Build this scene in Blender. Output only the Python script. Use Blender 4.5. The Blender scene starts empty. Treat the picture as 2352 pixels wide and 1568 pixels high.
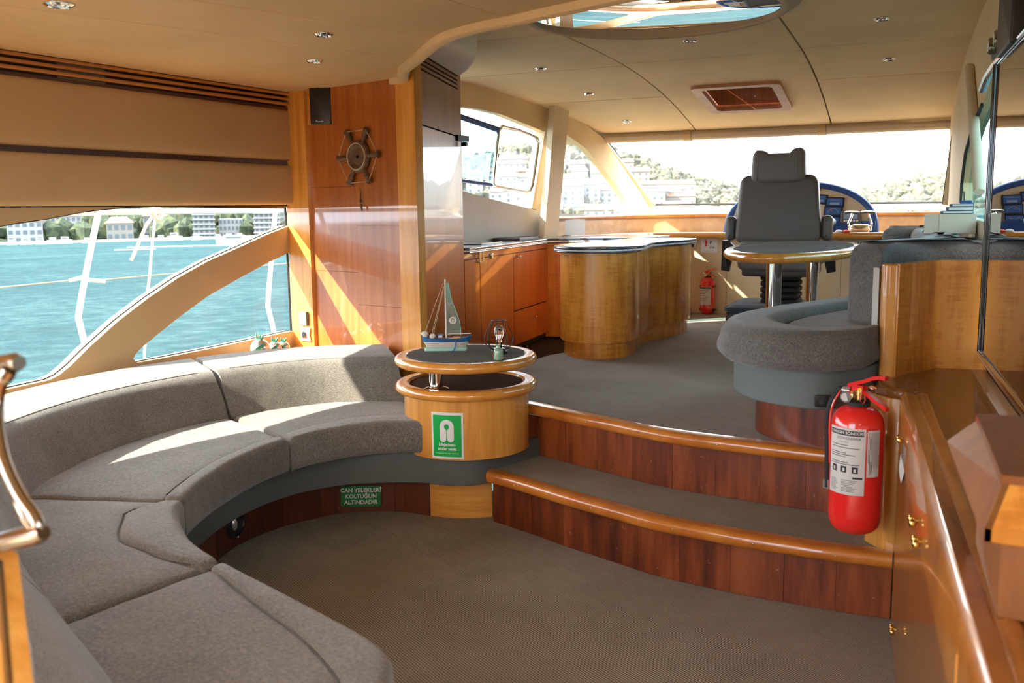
import bpy, bmesh, math, random
import numpy as np
from mathutils import Vector, Matrix
random.seed(4)
S = bpy.context.scene
C = S.collection
PI = math.pi
# ---------------------------------------------------------------- camera (boat frame: +Y forward, +X starboard, +Z up, metres)
F, CX, CY, H = 2150., 1176., 784., 1.27
YAW, PITCH, ROLL = math.radians(28.0725), math.radians(8.05), math.radians(0.75)
fw = Vector((-math.sin(YAW)*math.cos(PITCH), math.cos(YAW)*math.cos(PITCH), -math.sin(PITCH)))
r0 = Vector((math.cos(YAW), math.sin(YAW), 0)); u0 = r0.cross(fw)
rt = r0*math.cos(ROLL)-u0*math.sin(ROLL); up = u0*math.cos(ROLL)+r0*math.sin(ROLL)
cd = bpy.data.cameras.new('camera'); cam = bpy.data.objects.new('camera', cd); C.objects.link(cam)
m = Matrix((rt, up, -fw)).transposed().to_4x4(); m.translation = Vector((0, 0, H)); cam.matrix_world = m
cd.sensor_width = 36; cd.lens = F/2352*36; cd.clip_start = .02; cd.clip_end = 5000
cd.dof.use_dof = True; cd.dof.focus_distance = 4.6; cd.dof.aperture_fstop = 5.6
S.camera = cam
# ---------------------------------------------------------------- sky, sun, exposure
S.view_settings.view_transform = 'Standard'; S.view_settings.look = 'None'
S.view_settings.gamma = 1; S.view_settings.use_curve_mapping = False
S.view_settings.exposure = 1.88
W = bpy.data.worlds.new('sky'); S.world = W; W.use_nodes = True
wn, wl = W.node_tree.nodes, W.node_tree.links
bg = wn['Background']; bg.inputs[1].default_value = 2.9
tc = wn.new('ShaderNodeTexCoord'); nz = wn.new('ShaderNodeTexNoise'); nz.inputs['Scale'].default_value = 2.6; nz.inputs['Detail'].default_value = 5
rp = wn.new('ShaderNodeValToRGB'); rp.color_ramp.elements[0].position = .35; rp.color_ramp.elements[0].color = (.62, .76, .98, 1)
rp.color_ramp.elements[1].position = .62; rp.color_ramp.elements[1].color = (1, .98, .95, 1)
wl.new(tc.outputs['Generated'], nz.inputs['Vector']); wl.new(nz.outputs['Fac'], rp.inputs['Fac']); wl.new(rp.outputs['Color'], bg.inputs[0])
sd = bpy.data.lights.new('sun', 'SUN'); sd.energy = 7.0; sd.angle = math.radians(.6); sd.color = (1, .9, .74)
sun = bpy.data.objects.new('sun', sd); C.objects.link(sun)
SUN = Vector((1, 1.1, -.93)).normalized()
sun.rotation_euler = SUN.to_track_quat('-Z', 'Y').to_euler()

# ---------------------------------------------------------------- points from measured sight lines on known planes
def ray(x, y): return fw + rt*((x-CX)/F) - up*((y-CY)/F)
O = Vector((0, 0, H))
def Zp(x, y, z): d = ray(x, y); return O + d*((z-H)/d.z)
def Xp(x, y, X): d = ray(x, y); return O + d*(X/d.x)
def Yp(x, y, Y): d = ray(x, y); return O + d*(Y/d.y)
def Vp(x, y, a, b):   # on the vertical plane through plan points a, b
    n = Vector((b[1]-a[1], a[0]-b[0], 0)); d = ray(x, y); return O + d*(n.dot(Vector((a[0], a[1], 0))-Vector((0, 0, 0)))/n.dot(d))
TH = math.radians(5)
def UV(u, v, z): return Vector((-1.09+u*math.cos(TH)-v*math.sin(TH), u*math.sin(TH)+v*math.cos(TH), z))
def zc(v): return 2.1-(.0417*(v-5)**2 if v > 5 else 0)

# ---------------------------------------------------------------- materials
M = {}
def mat(name, col, rough=.6, metal=0, coat=0, spec=None, trans=0, emit=0, ior=None, sheen=0):
    k = bpy.data.materials.new(name); k.use_nodes = True; b = k.node_tree.nodes['Principled BSDF']
    b.inputs['Base Color'].default_value = (*col, 1); b.inputs['Roughness'].default_value = rough
    b.inputs['Metallic'].default_value = metal; b.inputs['Coat Weight'].default_value = coat; b.inputs['Coat Roughness'].default_value = .04
    b.inputs['Transmission Weight'].default_value = trans; b.inputs['Sheen Weight'].default_value = sheen
    if spec is not None: b.inputs['Specular IOR Level'].default_value = spec
    if ior: b.inputs['IOR'].default_value = ior
    if emit: b.inputs['Emission Color'].default_value = (*col, 1); b.inputs['Emission Strength'].default_value = emit
    M[name] = k; return k
def nodes(k): t = k.node_tree; return t.nodes, t.links, t.nodes['Principled BSDF']
def mapping(n, l, scale, rot=(0, 0, 0)):
    t = n.new('ShaderNodeTexCoord'); mp = n.new('ShaderNodeMapping'); mp.inputs['Scale'].default_value = scale; mp.inputs['Rotation'].default_value = rot
    l.new(t.outputs['Object'], mp.inputs['Vector']); return mp
def noise(n, l, mp, sc=1, det=4, rough=.6):
    z = n.new('ShaderNodeTexNoise'); z.inputs['Scale'].default_value = sc; z.inputs['Detail'].default_value = det; z.inputs['Roughness'].default_value = rough
    l.new(mp.outputs['Vector'], z.inputs['Vector']); return z
def ramp(n, l, src, stops):
    r = n.new('ShaderNodeValToRGB'); e = r.color_ramp.elements
    while len(e) < len(stops): e.new(.5)
    for i, (p, c) in enumerate(stops): e[i].position = p; e[i].color = (*c, 1)
    l.new(src, r.inputs['Fac']); return r
def bump(n, l, b, src, strength, dist=.002):
    q = n.new('ShaderNodeBump'); q.inputs['Strength'].default_value = strength; q.inputs['Distance'].default_value = dist
    l.new(src, q.inputs['Height']); l.new(q.outputs['Normal'], b.inputs['Normal']); return q
def wood(name, dark, mid, light, grain=(30, 30, 2.2), rough=.3, coat=.8, figure=.0, wear=0, coatr=.04, rnd=.0):
    k = mat(name, mid, rough, 0, coat); n, l, b = nodes(k); b.inputs['Coat Roughness'].default_value = coatr
    mp = mapping(n, l, grain); z = noise(n, l, mp, 1, 6, .65)
    mp2 = mapping(n, l, (3, 3, 1.1)); z2 = noise(n, l, mp2, 1.2, 2)
    mx = n.new('ShaderNodeMath'); mx.operation = 'MULTIPLY_ADD'; l.new(z2.outputs['Fac'], mx.inputs[0]); mx.inputs[1].default_value = .45; l.new(z.outputs['Fac'], mx.inputs[2])
    src = mx.outputs[0]
    if figure:
        mp3 = mapping(n, l, (9, 9, 4), (0.62, 0.62, 0)); w = n.new('ShaderNodeTexNoise'); w.inputs['Scale'].default_value = 2.5; w.inputs['Distortion'].default_value = .8
        mp3.inputs['Scale'].default_value = (4, 4, 32); l.new(mp3.outputs['Vector'], w.inputs['Vector'])
        m2 = n.new('ShaderNodeMath'); m2.operation = 'MULTIPLY_ADD'; l.new(w.outputs['Fac'], m2.inputs[0]); m2.inputs[1].default_value = figure; l.new(src, m2.inputs[2]); src = m2.outputs[0]
        off = figure*.5
    else: off = 0
    if rnd:
        oi = n.new('ShaderNodeObjectInfo'); m3 = n.new('ShaderNodeMath'); m3.operation = 'MULTIPLY_ADD'
        l.new(oi.outputs['Random'], m3.inputs[0]); m3.inputs[1].default_value = rnd; l.new(src, m3.inputs[2]); src = m3.outputs[0]; off += rnd*.5
    r = ramp(n, l, src, [(min(.42+off, .93), dark), (min(.68+off, .96), mid), (min(.95+off, 1), light)])
    out = r.outputs['Color']
    if wear:
        mp4 = mapping(n, l, (1, 1, 1)); v = noise(n, l, mp4, 60, 2); rw = ramp(n, l, v.outputs['Fac'], [(.70, (0, 0, 0)), (.76, (wear, wear, wear))])
        mi = n.new('ShaderNodeMix'); mi.data_type = 'RGBA'; l.new(rw.outputs['Color'], mi.inputs[0]); l.new(out, mi.inputs[6]); mi.inputs[7].default_value = (.42, .34, .24, 1); out = mi.outputs[2]
    l.new(out, b.inputs['Base Color']); return k
wood('honey', (.42, .16, .022), (.62, .26, .042), (.78, .38, .08))
wood('honey_h', (.42, .16, .022), (.62, .26, .042), (.78, .38, .08), (3, 3, 40))
wood('amber', (.42, .135, .014), (.62, .225, .026), (.74, .32, .046), (24, 24, 3), figure=.42, coat=.55)
wood('panel', (.24, .055, .008), (.36, .098, .015), (.46, .15, .028), (26, 26, 2.5), rough=.35, coat=1)
wood('cab', (.20, .04, .006), (.32, .075, .011), (.42, .12, .02), (26, 26, 2), rough=.35, coat=.8)
wood('gloss', (.15, .04, .008), (.22, .065, .012), (.29, .095, .02), (26, 26, 2), rough=.35, coat=.38, coatr=.015)
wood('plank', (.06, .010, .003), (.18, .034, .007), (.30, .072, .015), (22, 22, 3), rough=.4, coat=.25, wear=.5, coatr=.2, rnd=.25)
wood('kick', (.035, .007, .003), (.075, .015, .005), (.12, .028, .009), (22, 22, 3), rough=.45, coat=.2, wear=.25, coatr=.2, rnd=.3)
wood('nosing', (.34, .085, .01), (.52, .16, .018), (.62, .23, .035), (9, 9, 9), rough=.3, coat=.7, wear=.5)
wood('slat', (.30, .10, .02), (.46, .18, .035), (.58, .26, .06), (20, 2, 20), rough=.3, coat=.6)
wood('darkslat', (.045, .015, .006), (.075, .025, .01), (.11, .04, .015), (20, 2, 20), rough=.4, coat=.3)
wood('tablewood', (.34, .10, .012), (.50, .18, .022), (.62, .27, .045), (10, 10, 10), rough=.22, coat=1)
wood('counter', (.17, .05, .006), (.25, .085, .010), (.33, .12, .018), (14, 3, 14), rough=.4, coat=.3, coatr=.06)
wood('railwood', (.28, .085, .009), (.42, .145, .017), (.54, .22, .032), (10, 10, 10), rough=.3, coat=.6)
wood('ventpanel', (.16, .05, .012), (.25, .085, .02), (.32, .12, .03), (26, 26, 2), rough=.5, coat=.15, coatr=.15)
wood('rim', (.42, .14, .016), (.60, .23, .03), (.72, .32, .06), (10, 10, 10), rough=.25, coat=.8)
wood('pale', (.42, .24, .11), (.54, .33, .17), (.62, .42, .24), (12, 12, 12), rough=.4, coat=.4)
wood('hatchwood', (.34, .13, .05), (.44, .19, .08), (.52, .26, .12), (12, 12, 12), rough=.5, coat=.1)
wood('wheelwood', (.05, .026, .012), (.10, .05, .024), (.17, .095, .05), (50, 50, 50), rough=.6, coat=.1)
def headliner(name, col, rough=.75):
    k = mat(name, col, rough, spec=.25); n, l, b = nodes(k); mp = mapping(n, l, (1, 1, 1)); z = noise(n, l, mp, 1.3, 5)
    c2 = tuple(x*.86 for x in col); r = ramp(n, l, z.outputs['Fac'], [(.35, c2), (.62, col)]); l.new(r.outputs['Color'], b.inputs['Base Color'])
    g = noise(n, l, mp, 260, 2); bump(n, l, b, g.outputs['Fac'], .12, .001); return k
headliner('liner', (.74, .56, .32)); headliner('vinyl', (.56, .39, .20)); headliner('beige', (.66, .54, .37)); headliner('greyliner', (.62, .60, .56)); headliner('softwhite', (.86, .80, .70))
headliner('trimliner', (.50, .39, .26))
def fabric(name, a, c, d, sc=(90, 90, 700), sh=.3):
    k = mat(name, c, .95, sheen=sh, spec=.15); n, l, b = nodes(k)
    mp = mapping(n, l, (110, 110, 650)); z = noise(n, l, mp, 1, 3, .7); mp2 = mapping(n, l, (520, 520, 90)); z2 = noise(n, l, mp2, 1, 2)
    mp3 = mapping(n, l, (4, 4, 4)); z3 = noise(n, l, mp3, 1, 3)
    m1 = n.new('ShaderNodeMath'); m1.operation = 'ADD'; l.new(z.outputs['Fac'], m1.inputs[0]); l.new(z2.outputs['Fac'], m1.inputs[1])
    m2 = n.new('ShaderNodeMath'); m2.operation = 'MULTIPLY_ADD'; l.new(z3.outputs['Fac'], m2.inputs[0]); m2.inputs[1].default_value = .35; l.new(m1.outputs[0], m2.inputs[2])
    m3 = n.new('ShaderNodeMath'); m3.operation = 'MULTIPLY'; l.new(m2.outputs[0], m3.inputs[0]); m3.inputs[1].default_value = .5
    r = ramp(n, l, m3.outputs[0], [(.44, a), (.58, c), (.74, d)]); l.new(r.outputs['Color'], b.inputs['Base Color'])
    mp4 = mapping(n, l, (9, 9, 1.5)); z4 = noise(n, l, mp4, 1, 2)
    m5 = n.new('ShaderNodeMath'); m5.operation = 'MULTIPLY_ADD'; l.new(z4.outputs['Fac'], m5.inputs[0]); m5.inputs[1].default_value = 6; l.new(m1.outputs[0], m5.inputs[2])
    bump(n, l, b, m5.outputs[0], .45, .0018); return k
fabric('sofa', (.055, .050, .042), (.142, .130, .111), (.28, .26, .226))
fabric('sofa_b', (.055, .053, .050), (.132, .126, .117), (.24, .232, .215))
fabric('seam', (.03, .028, .026), (.05, .046, .04), (.08, .07, .06)); fabric('dark_fabric', (.035, .045, .06), (.06, .08, .105), (.10, .125, .165))
mat('valance', (.105, .115, .108), .8, spec=.2); mat('valance2', (.14, .165, .155), .8, spec=.2)
def carpet(name, a, c, sx, rot=0, rough=1):
    k = mat(name, a, rough, spec=.1); n, l, b = nodes(k); mp = mapping(n, l, (1, 1, 1), (0, 0, rot))
    w = n.new('ShaderNodeTexWave'); w.inputs['Scale'].default_value = sx; w.inputs['Distortion'].default_value = 1.0; w.inputs['Detail'].default_value = 1; w.inputs['Detail Scale'].default_value = 6; l.new(mp.outputs['Vector'], w.inputs['Vector'])
    w2 = n.new('ShaderNodeTexWave'); w2.bands_direction = 'Y'; w2.inputs['Scale'].default_value = sx*1.6; w2.inputs['Distortion'].default_value = 1.5; l.new(mp.outputs['Vector'], w2.inputs['Vector'])
    z = noise(n, l, mp, 2.2, 6, .65)
    m1 = n.new('ShaderNodeMath'); m1.operation = 'MULTIPLY_ADD'; l.new(w2.outputs['Fac'], m1.inputs[0]); m1.inputs[1].default_value = .5; l.new(w.outputs['Fac'], m1.inputs[2])
    m2 = n.new('ShaderNodeMath'); m2.operation = 'MULTIPLY_ADD'; l.new(z.outputs['Fac'], m2.inputs[0]); m2.inputs[1].default_value = .9; l.new(m1.outputs[0], m2.inputs[2])
    m3 = n.new('ShaderNodeMath'); m3.operation = 'MULTIPLY'; l.new(m2.outputs[0], m3.inputs[0]); m3.inputs[1].default_value = .45
    r = ramp(n, l, m3.outputs[0], [(.2, a), (.75, c)]); l.new(r.outputs['Color'], b.inputs['Base Color'])
    bump(n, l, b, m1.outputs[0], .7, .003); return k
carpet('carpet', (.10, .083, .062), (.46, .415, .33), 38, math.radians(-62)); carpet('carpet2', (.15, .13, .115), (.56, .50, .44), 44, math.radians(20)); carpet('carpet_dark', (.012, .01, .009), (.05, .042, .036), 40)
carpet('mat_brown', (.05, .02, .012), (.12, .06, .04), 60, .4); carpet('mat', (.035, .034, .032), (.24, .225, .205), 60, .4)
mat('chrome', (.82, .82, .82), .06, 1); mat('railsteel', (.85, .85, .84), .3, .5); mat('steel', (.62, .60, .56), .22, 1); mat('brass', (.75, .48, .16), .18, 1); mat('bronze', (.36, .30, .23), .2, 1)
mat('mirror', (.80, .81, .82), .0, 1); mat('tvmirror', (.50, .50, .51), .0, 1)
mat('black', (.012, .012, .013), .4); mat('rubber', (.018, .018, .018), .7); mat('blackgloss', (.01, .01, .01), .1, coat=1)
mat('white', (.8, .8, .78), .35); mat('whitepaint', (.82, .82, .80), .25, coat=.4); mat('cream', (.62, .55, .42), .5)
mat('green', (.005, .36, .06), .35, coat=.5); mat('green2', (.004, .16, .035), .4, coat=.4); mat('paper', (.66, .64, .60), .5); mat('ink', (.02, .02, .02), .6); mat('inkred', (.7, .03, .02), .5)
mat('red', (.85, .022, .018), .2, coat=.8); mat('reddark', (.5, .01, .01), .3, coat=.5); mat('yellow', (.9, .45, .02), .4)
mat('leather', (.10, .09, .082), .45, spec=.35); mat('leather2', (.16, .152, .145), .5, spec=.35); mat('bluetrim', (.008, .055, .22), .45); mat('navy', (.008, .012, .035), .4); mat('gaugeblue', (.04, .12, .34), .25, coat=.4); mat('lcd', (.22, .32, .50), .2)
mat('stone', (.10, .095, .09), .3, coat=.35); mat('stoneedge', (.02, .05, .10), .2, coat=1); mat('teal', (.01, .32, .22), .15, coat=1); mat('silver', (.75, .75, .74), .18, .8)
mat('bottle', (.20, .34, .22), .2, coat=.8); mat('mint', (.30, .55, .44), .6); mat('boatblue', (.015, .10, .26), .6); mat('boatwhite', (.66, .60, .52), .7); mat('rope', (.62, .58, .50), .9); mat('twine', (.50, .40, .26), .9)
mat('stick', (.55, .28, .12), .7); mat('seablue', (.04, .22, .30), .6); mat('offglass', (.4, .42, .4), .2); mat('books', (.03, .08, .11), .4); mat('file', (.56, .48, .36), .5); mat('plaster', (.72, .58, .36), .7)
mat('bulbglass', (1, 1, 1), .0, trans=1, ior=1.45)
k = mat('glass', (.93, .98, .98), 0); n, l, b = nodes(k)          # thin window glass: clear with a faint reflection
tr = n.new('ShaderNodeBsdfTransparent'); tr.inputs[0].default_value = (.93, .97, .97, 1); gl = n.new('ShaderNodeBsdfGlossy'); gl.inputs['Roughness'].default_value = 0.0
lw = n.new('ShaderNodeLayerWeight'); pwn = n.new('ShaderNodeMath'); pwn.operation = 'POWER'; l.new(lw.outputs['Facing'], pwn.inputs[0]); pwn.inputs[1].default_value = 5; fr = n.new('ShaderNodeMath'); fr.operation = 'MULTIPLY_ADD'; l.new(pwn.outputs[0], fr.inputs[0]); fr.inputs[1].default_value = .4; fr.inputs[2].default_value = .02; mx = n.new('ShaderNodeMixShader'); l.new(fr.outputs[0], mx.inputs[0]); l.new(tr.outputs[0], mx.inputs[1]); l.new(gl.outputs[0], mx.inputs[2]); l.new(mx.outputs[0], n['Material Output'].inputs[0])
k = mat('tint', (.3, .5, .5), 0); n, l, b = nodes(k)
tr = n.new('ShaderNodeBsdfTransparent'); tr.inputs[0].default_value = (.28, .50, .55, 1); gl = n.new('ShaderNodeBsdfGlossy'); gl.inputs['Roughness'].default_value = 0.0
mx = n.new('ShaderNodeMixShader'); mx.inputs[0].default_value = .1; l.new(tr.outputs[0], mx.inputs[1]); l.new(gl.outputs[0], mx.inputs[2]); l.new(mx.outputs[0], n['Material Output'].inputs[0])
k = mat('water', (.015, .22, .25), .45, spec=.25); n, l, b = nodes(k); mp = mapping(n, l, (1, 1, 1)); z = noise(n, l, mp, .9, 8, .7); z2 = noise(n, l, mp, .06, 4, .6)
m1 = n.new('ShaderNodeMath'); m1.operation = 'MULTIPLY_ADD'; l.new(z2.outputs['Fac'], m1.inputs[0]); m1.inputs[1].default_value = .5; l.new(z.outputs['Fac'], m1.inputs[2])
r = ramp(n, l, m1.outputs[0], [(.5, (.005, .023, .028)), (.72, (.012, .042, .045)), (1, (.04, .085, .085))]); l.new(r.outputs['Color'], b.inputs['Base Color']); 
df_ = n.new('ShaderNodeBsdfDiffuse'); l.new(r.outputs['Color'], df_.inputs[0]); gs_ = n.new('ShaderNodeBsdfGlossy'); gs_.inputs['Roughness'].default_value = .25
bq_ = n.new('ShaderNodeBump'); bq_.inputs['Strength'].default_value = .9; bq_.inputs['Distance'].default_value = .4; l.new(z.outputs['Fac'], bq_.inputs['Height']); l.new(bq_.outputs[0], gs_.inputs['Normal']); l.new(bq_.outputs[0], df_.inputs['Normal'])
ms_ = n.new('ShaderNodeMixShader'); ms_.inputs[0].default_value = .035; l.new(df_.outputs[0], ms_.inputs[1]); l.new(gs_.outputs[0], ms_.inputs[2]); l.new(ms_.outputs[0], n['Material Output'].inputs[0])
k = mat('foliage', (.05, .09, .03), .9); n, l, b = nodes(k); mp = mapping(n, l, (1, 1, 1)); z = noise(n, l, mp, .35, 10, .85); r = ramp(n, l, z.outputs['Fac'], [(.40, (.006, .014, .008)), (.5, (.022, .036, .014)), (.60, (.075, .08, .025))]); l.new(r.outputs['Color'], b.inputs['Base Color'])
k = mat('hill', (.2, .2, .1), .95); n, l, b = nodes(k); mp = mapping(n, l, (1, 1, 1)); z = noise(n, l, mp, .12, 10, .85); r = ramp(n, l, z.outputs['Fac'], [(.40, (.03, .036, .02)), (.5, (.075, .072, .05)), (.60, (.13, .12, .09))]); l.new(r.outputs['Color'], b.inputs['Base Color'])  # paler and greyer than foliage: haze put into the colour
mat('bwall', (.20, .20, .195), .8); mat('bwall2', (.15, .14, .12), .8); mat('bwin', (.05, .07, .08), .5); mat('broof', (.20, .09, .055), .8); mat('quay', (.15, .14, .13), .9); mat('hullwhite', (.38, .38, .38), .5)

# ---------------------------------------------------------------- object helpers
def mesh(name, V, Fc, m, parent=None, smooth=False):
    off = Vector(parent['_o']) if parent is not None and '_o' in parent else Vector((0, 0, 0))
    me = bpy.data.meshes.new(name); me.from_pydata([tuple(Vector(v)-off) for v in V], [], Fc); me.materials.append(M[m] if isinstance(m, str) else m)
    bm = bmesh.new(); bm.from_mesh(me); bmesh.ops.recalc_face_normals(bm, faces=bm.faces); bm.to_mesh(me); bm.free()
    if smooth:
        for p in me.polygons: p.use_smooth = True
        for p in me.polygons:
            if len(p.vertices) > 14: p.use_smooth = False
        me.set_sharp_from_angle(angle=math.radians(42))
    o = bpy.data.objects.new(name, me); C.objects.link(o)
    if parent is not None:
        o.parent = parent; o['_o'] = tuple(off)
    return o
def thing(name, label, cat, loc=(0, 0, 0), group=None):
    o = bpy.data.objects.new(name, None); C.objects.link(o); o.location = loc; o.empty_display_size = .05
    o['label'] = label; o['category'] = cat; o['_o'] = tuple(loc)
    if group: o['group'] = group
    return o
def tag(o, label, cat, group=None):
    o['label'] = label; o['category'] = cat
    if group: o['group'] = group
    return o
def struct(o, label=None):
    o['kind'] = 'structure'
    if label: o['label'] = label
    return o
def sroot(name, label):
    o = bpy.data.objects.new(name, None); C.objects.link(o); o['kind'] = 'structure'; o['label'] = label; o['_o'] = (0, 0, 0); return o
class B:
    """collects shapes that make one mesh"""
    def __init__(s): s.v = []; s.f = []
    def add(s, V, Fc):
        k = len(s.v); s.v += [Vector(a) for a in V]; s.f += [tuple(i+k for i in f) for f in Fc]; return s
    def box(s, x0, x1, y0, y1, z0, z1):
        return s.add([(x0, y0, z0), (x1, y0, z0), (x1, y1, z0), (x0, y1, z0), (x0, y0, z1), (x1, y0, z1), (x1, y1, z1), (x0, y1, z1)],
                     [(0, 3, 2, 1), (4, 5, 6, 7), (0, 1, 5, 4), (1, 2, 6, 5), (2, 3, 7, 6), (3, 0, 4, 7)])
    def tube(s, pts, r, n=10, closed=False, flat=1):
        pts = [Vector(p) for p in pts]; N = len(pts); rings = []; rr = r if isinstance(r, (list, tuple)) else [r]*N; prev = None
        for i, p in enumerate(pts):
            a = pts[(i-1) % N] if (closed or i > 0) else p; c = pts[(i+1) % N] if (closed or i < N-1) else p
            t = (c-a).normalized()
            if prev is None:
                x = t.cross(Vector((0, 0, 1)));  x = x if x.length > .1 else t.cross(Vector((1, 0, 0)))
            else: x = prev-t*prev.dot(t)
            x.normalize(); prev = x; y = t.cross(x)
            rings.append([p+(x*math.cos(2*PI*j/n)+y*math.sin(2*PI*j/n)*flat)*rr[i] for j in range(n)])
        V = [q for g in rings for q in g]; Fc = []
        for i in range(N if closed else N-1):
            for j in range(n): Fc.append((i*n+j, i*n+(j+1) % n, ((i+1) % N)*n+(j+1) % n, ((i+1) % N)*n+j))
        if not closed: Fc += [tuple(range(n-1, -1, -1)), tuple(range((N-1)*n, N*n))]
        return s.add(V, Fc)
    def cyl(s, p, q, r, n=16, r2=None): return s.tube([p, q], [r, r if r2 is None else r2], n)
    def lathe(s, prof, c=(0, 0, 0), n=28, sx=1, sy=1, ax=None):
        V = []; Fc = []; k = len(prof)
        for (r, z) in prof:
            for j in range(n):
                a = 2*PI*j/n; V.append((c[0]+r*math.cos(a)*sx, c[1]+r*math.sin(a)*sy, c[2]+z))
        for i in range(k-1):
            for j in range(n): Fc.append((i*n+j, i*n+(j+1) % n, (i+1)*n+(j+1) % n, (i+1)*n+j))
        Fc += [tuple(range(n-1, -1, -1)), tuple(range((k-1)*n, k*n))]
        return s.add(V, Fc)
    def ball(s, c, r, n=12, sc=(1, 1, 1)):
        V = []; Fc = []; m_ = n//2
        for i in range(1, m_):
            for j in range(n):
                a = PI*i/m_; b_ = 2*PI*j/n; V.append((c[0]+r*sc[0]*math.sin(a)*math.cos(b_), c[1]+r*sc[1]*math.sin(a)*math.sin(b_), c[2]+r*sc[2]*math.cos(a)))
        V += [(c[0], c[1], c[2]+r*sc[2]), (c[0], c[1], c[2]-r*sc[2])]; T = len(V)-2
        for i in range(m_-2):
            for j in range(n): Fc.append((i*n+j, (i+1)*n+j, (i+1)*n+(j+1) % n, i*n+(j+1) % n))
        for j in range(n): Fc += [(T, j, (j+1) % n), (T+1, (m_-2)*n+(j+1) % n, (m_-2)*n+j)]
        return s.add(V, Fc)
    def slab(s, out, z0, z1, r=.01, crown=0, n=4, rb=None, zf=None):
        """outline (plan points) as a solid with rounded top and bottom edges"""
        out = [Vector((p[0], p[1])) for p in out]; ar = sum(out[i].cross(out[(i+1) % len(out)]) for i in range(len(out)))
        if ar < 0: out = out[::-1]
        N = len(out); rb = r if rb is None else rb
        nor = []
        for i in range(N):
            a = out[i]-out[i-1]; c = out[(i+1) % N]-out[i]
            a = a.normalized() if a.length > 1e-9 else a; c = c.normalized() if c.length > 1e-9 else c
            t = a+c; t = t.normalized() if t.length > 1e-6 else c; q = Vector((t.y, -t.x)); cs = max(.5, q.dot(Vector((a.y, -a.x)))); nor.append(q/cs)
        lay = []
        for i in range(n+1):
            a = PI/2*i/n; lay.append((rb*(1-math.sin(a)), z0+rb*(1-math.cos(a))))
        for i in range(n+1):
            a = PI/2*i/n; lay.append((r*(1-math.cos(a)), z1-r+r*math.sin(a)))
        if crown:
            for q in (.35, .7, 1): lay.append((r+crown*3.0*q, z1+crown*math.sin(q*PI/2)))
        V = []; Fc = []
        for (ins, z) in lay:
            for p, q in zip(out, nor):
                w = p-q*ins; V.append((w.x, w.y, z+(zf(w.x, w.y) if zf else 0)))
        L = len(lay)
        for i in range(L-1):
            for j in range(N): Fc.append((i*N+j, i*N+(j+1) % N, (i+1)*N+(j+1) % N, (i+1)*N+j))
        Fc += [tuple(range(N-1, -1, -1)), tuple(range((L-1)*N, L*N))]
        return s.add(V, Fc)
    def ext(s, poly, d):
        """3-D polygon extruded by the vector d"""
        d = Vector(d); n = len(poly); V = [Vector(p) for p in poly]+[Vector(p)+d for p in poly]
        return s.add(V, [tuple(range(n)), tuple(range(2*n-1, n-1, -1))]+[(i, (i+1) % n, n+(i+1) % n, n+i) for i in range(n)])
    def sheet(s, poly): return s.add(poly, [tuple(range(len(poly)))])
    def xf(s, mt):
        s.v = [mt @ q for q in s.v]; return s
    def mk(s, name, m, parent=None, smooth=True): return mesh(name, s.v, s.f, m, parent, smooth)
def cr(P, per=8, closed=False):
    """Catmull-Rom curve through the points"""
    P = [Vector(p) for p in P]; n = len(P); out = []
    for i in range(n if closed else n-1):
        a = P[(i-1) % n] if (closed or i > 0) else P[i]*2-P[i+1]; b_, c = P[i], P[(i+1) % n]; d = P[(i+2) % n] if (closed or i < n-2) else c*2-b_
        for k_ in range(per):
            t = k_/per; out.append(.5*((2*b_)+(c-a)*t+(2*a-5*b_+4*c-d)*t*t+(3*b_-a-3*c+d)*t**3))
    if not closed: out.append(P[-1])
    return out
def rrect(x0, x1, y0, y1, r, n=5):
    o = []
    for cx, cy, a0 in ((x1-r, y1-r, 0), (x0+r, y1-r, 90), (x0+r, y0+r, 180), (x1-r, y0+r, 270)):
        for i in range(n+1):
            a = math.radians(a0+90*i/n); o.append((cx+r*math.cos(a), cy+r*math.sin(a)))
    return o
def rcorner(poly, r, n=5):
    """round the corners of a plan polygon"""
    P = [Vector((p[0], p[1])) for p in poly]; o = []
    for i, p in enumerate(P):
        a, c = P[i-1]-p, P[(i+1) % len(P)]-p; rr = min(r, a.length*.45, c.length*.45); a = a.normalized()*rr; c = c.normalized()*rr
        for k_ in range(n+1):
            t = k_/n; o.append((p+a)*(1-t)**2+p*2*t*(1-t)+(p+c)*t*t)
    return o
def ell(cx, cy, a, b_, n=48, rot=0):
    return [(cx+a*math.cos(2*PI*i/n)*math.cos(rot)-b_*math.sin(2*PI*i/n)*math.sin(rot), cy+a*math.cos(2*PI*i/n)*math.sin(rot)+b_*math.sin(2*PI*i/n)*math.cos(rot)) for i in range(n)]
def frame(o_, xd, yd):
    """matrix placing a flat drawing (x right, y up) at o_ along xd, yd"""
    xd, yd = Vector(xd).normalized(), Vector(yd).normalized(); zd = xd.cross(yd).normalized(); yd = zd.cross(xd)
    mt = Matrix((xd, yd, zd)).transposed().to_4x4(); mt.translation = Vector(o_); return mt
def text(name, body, size, m, parent, mt, align='CENTER', bold=0, warp=None):
    cu = bpy.data.curves.new('t', 'FONT'); cu.body = body; cu.size = size; cu.align_x = align; cu.align_y = 'CENTER'; cu.offset = bold; cu.resolution_u = 2
    t = bpy.data.objects.new('t', cu); me = bpy.data.meshes.new_from_object(t)
    V = [mt @ (warp(v.co) if warp else v.co) for v in me.vertices]; Fc = [tuple(p.vertices) for p in me.polygons]
    bpy.data.objects.remove(t); bpy.data.curves.remove(cu)
    return mesh(name, V, Fc, m, parent)
def flat(poly, z=0): return [Vector((p[0], p[1], z)) for p in poly]
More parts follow.
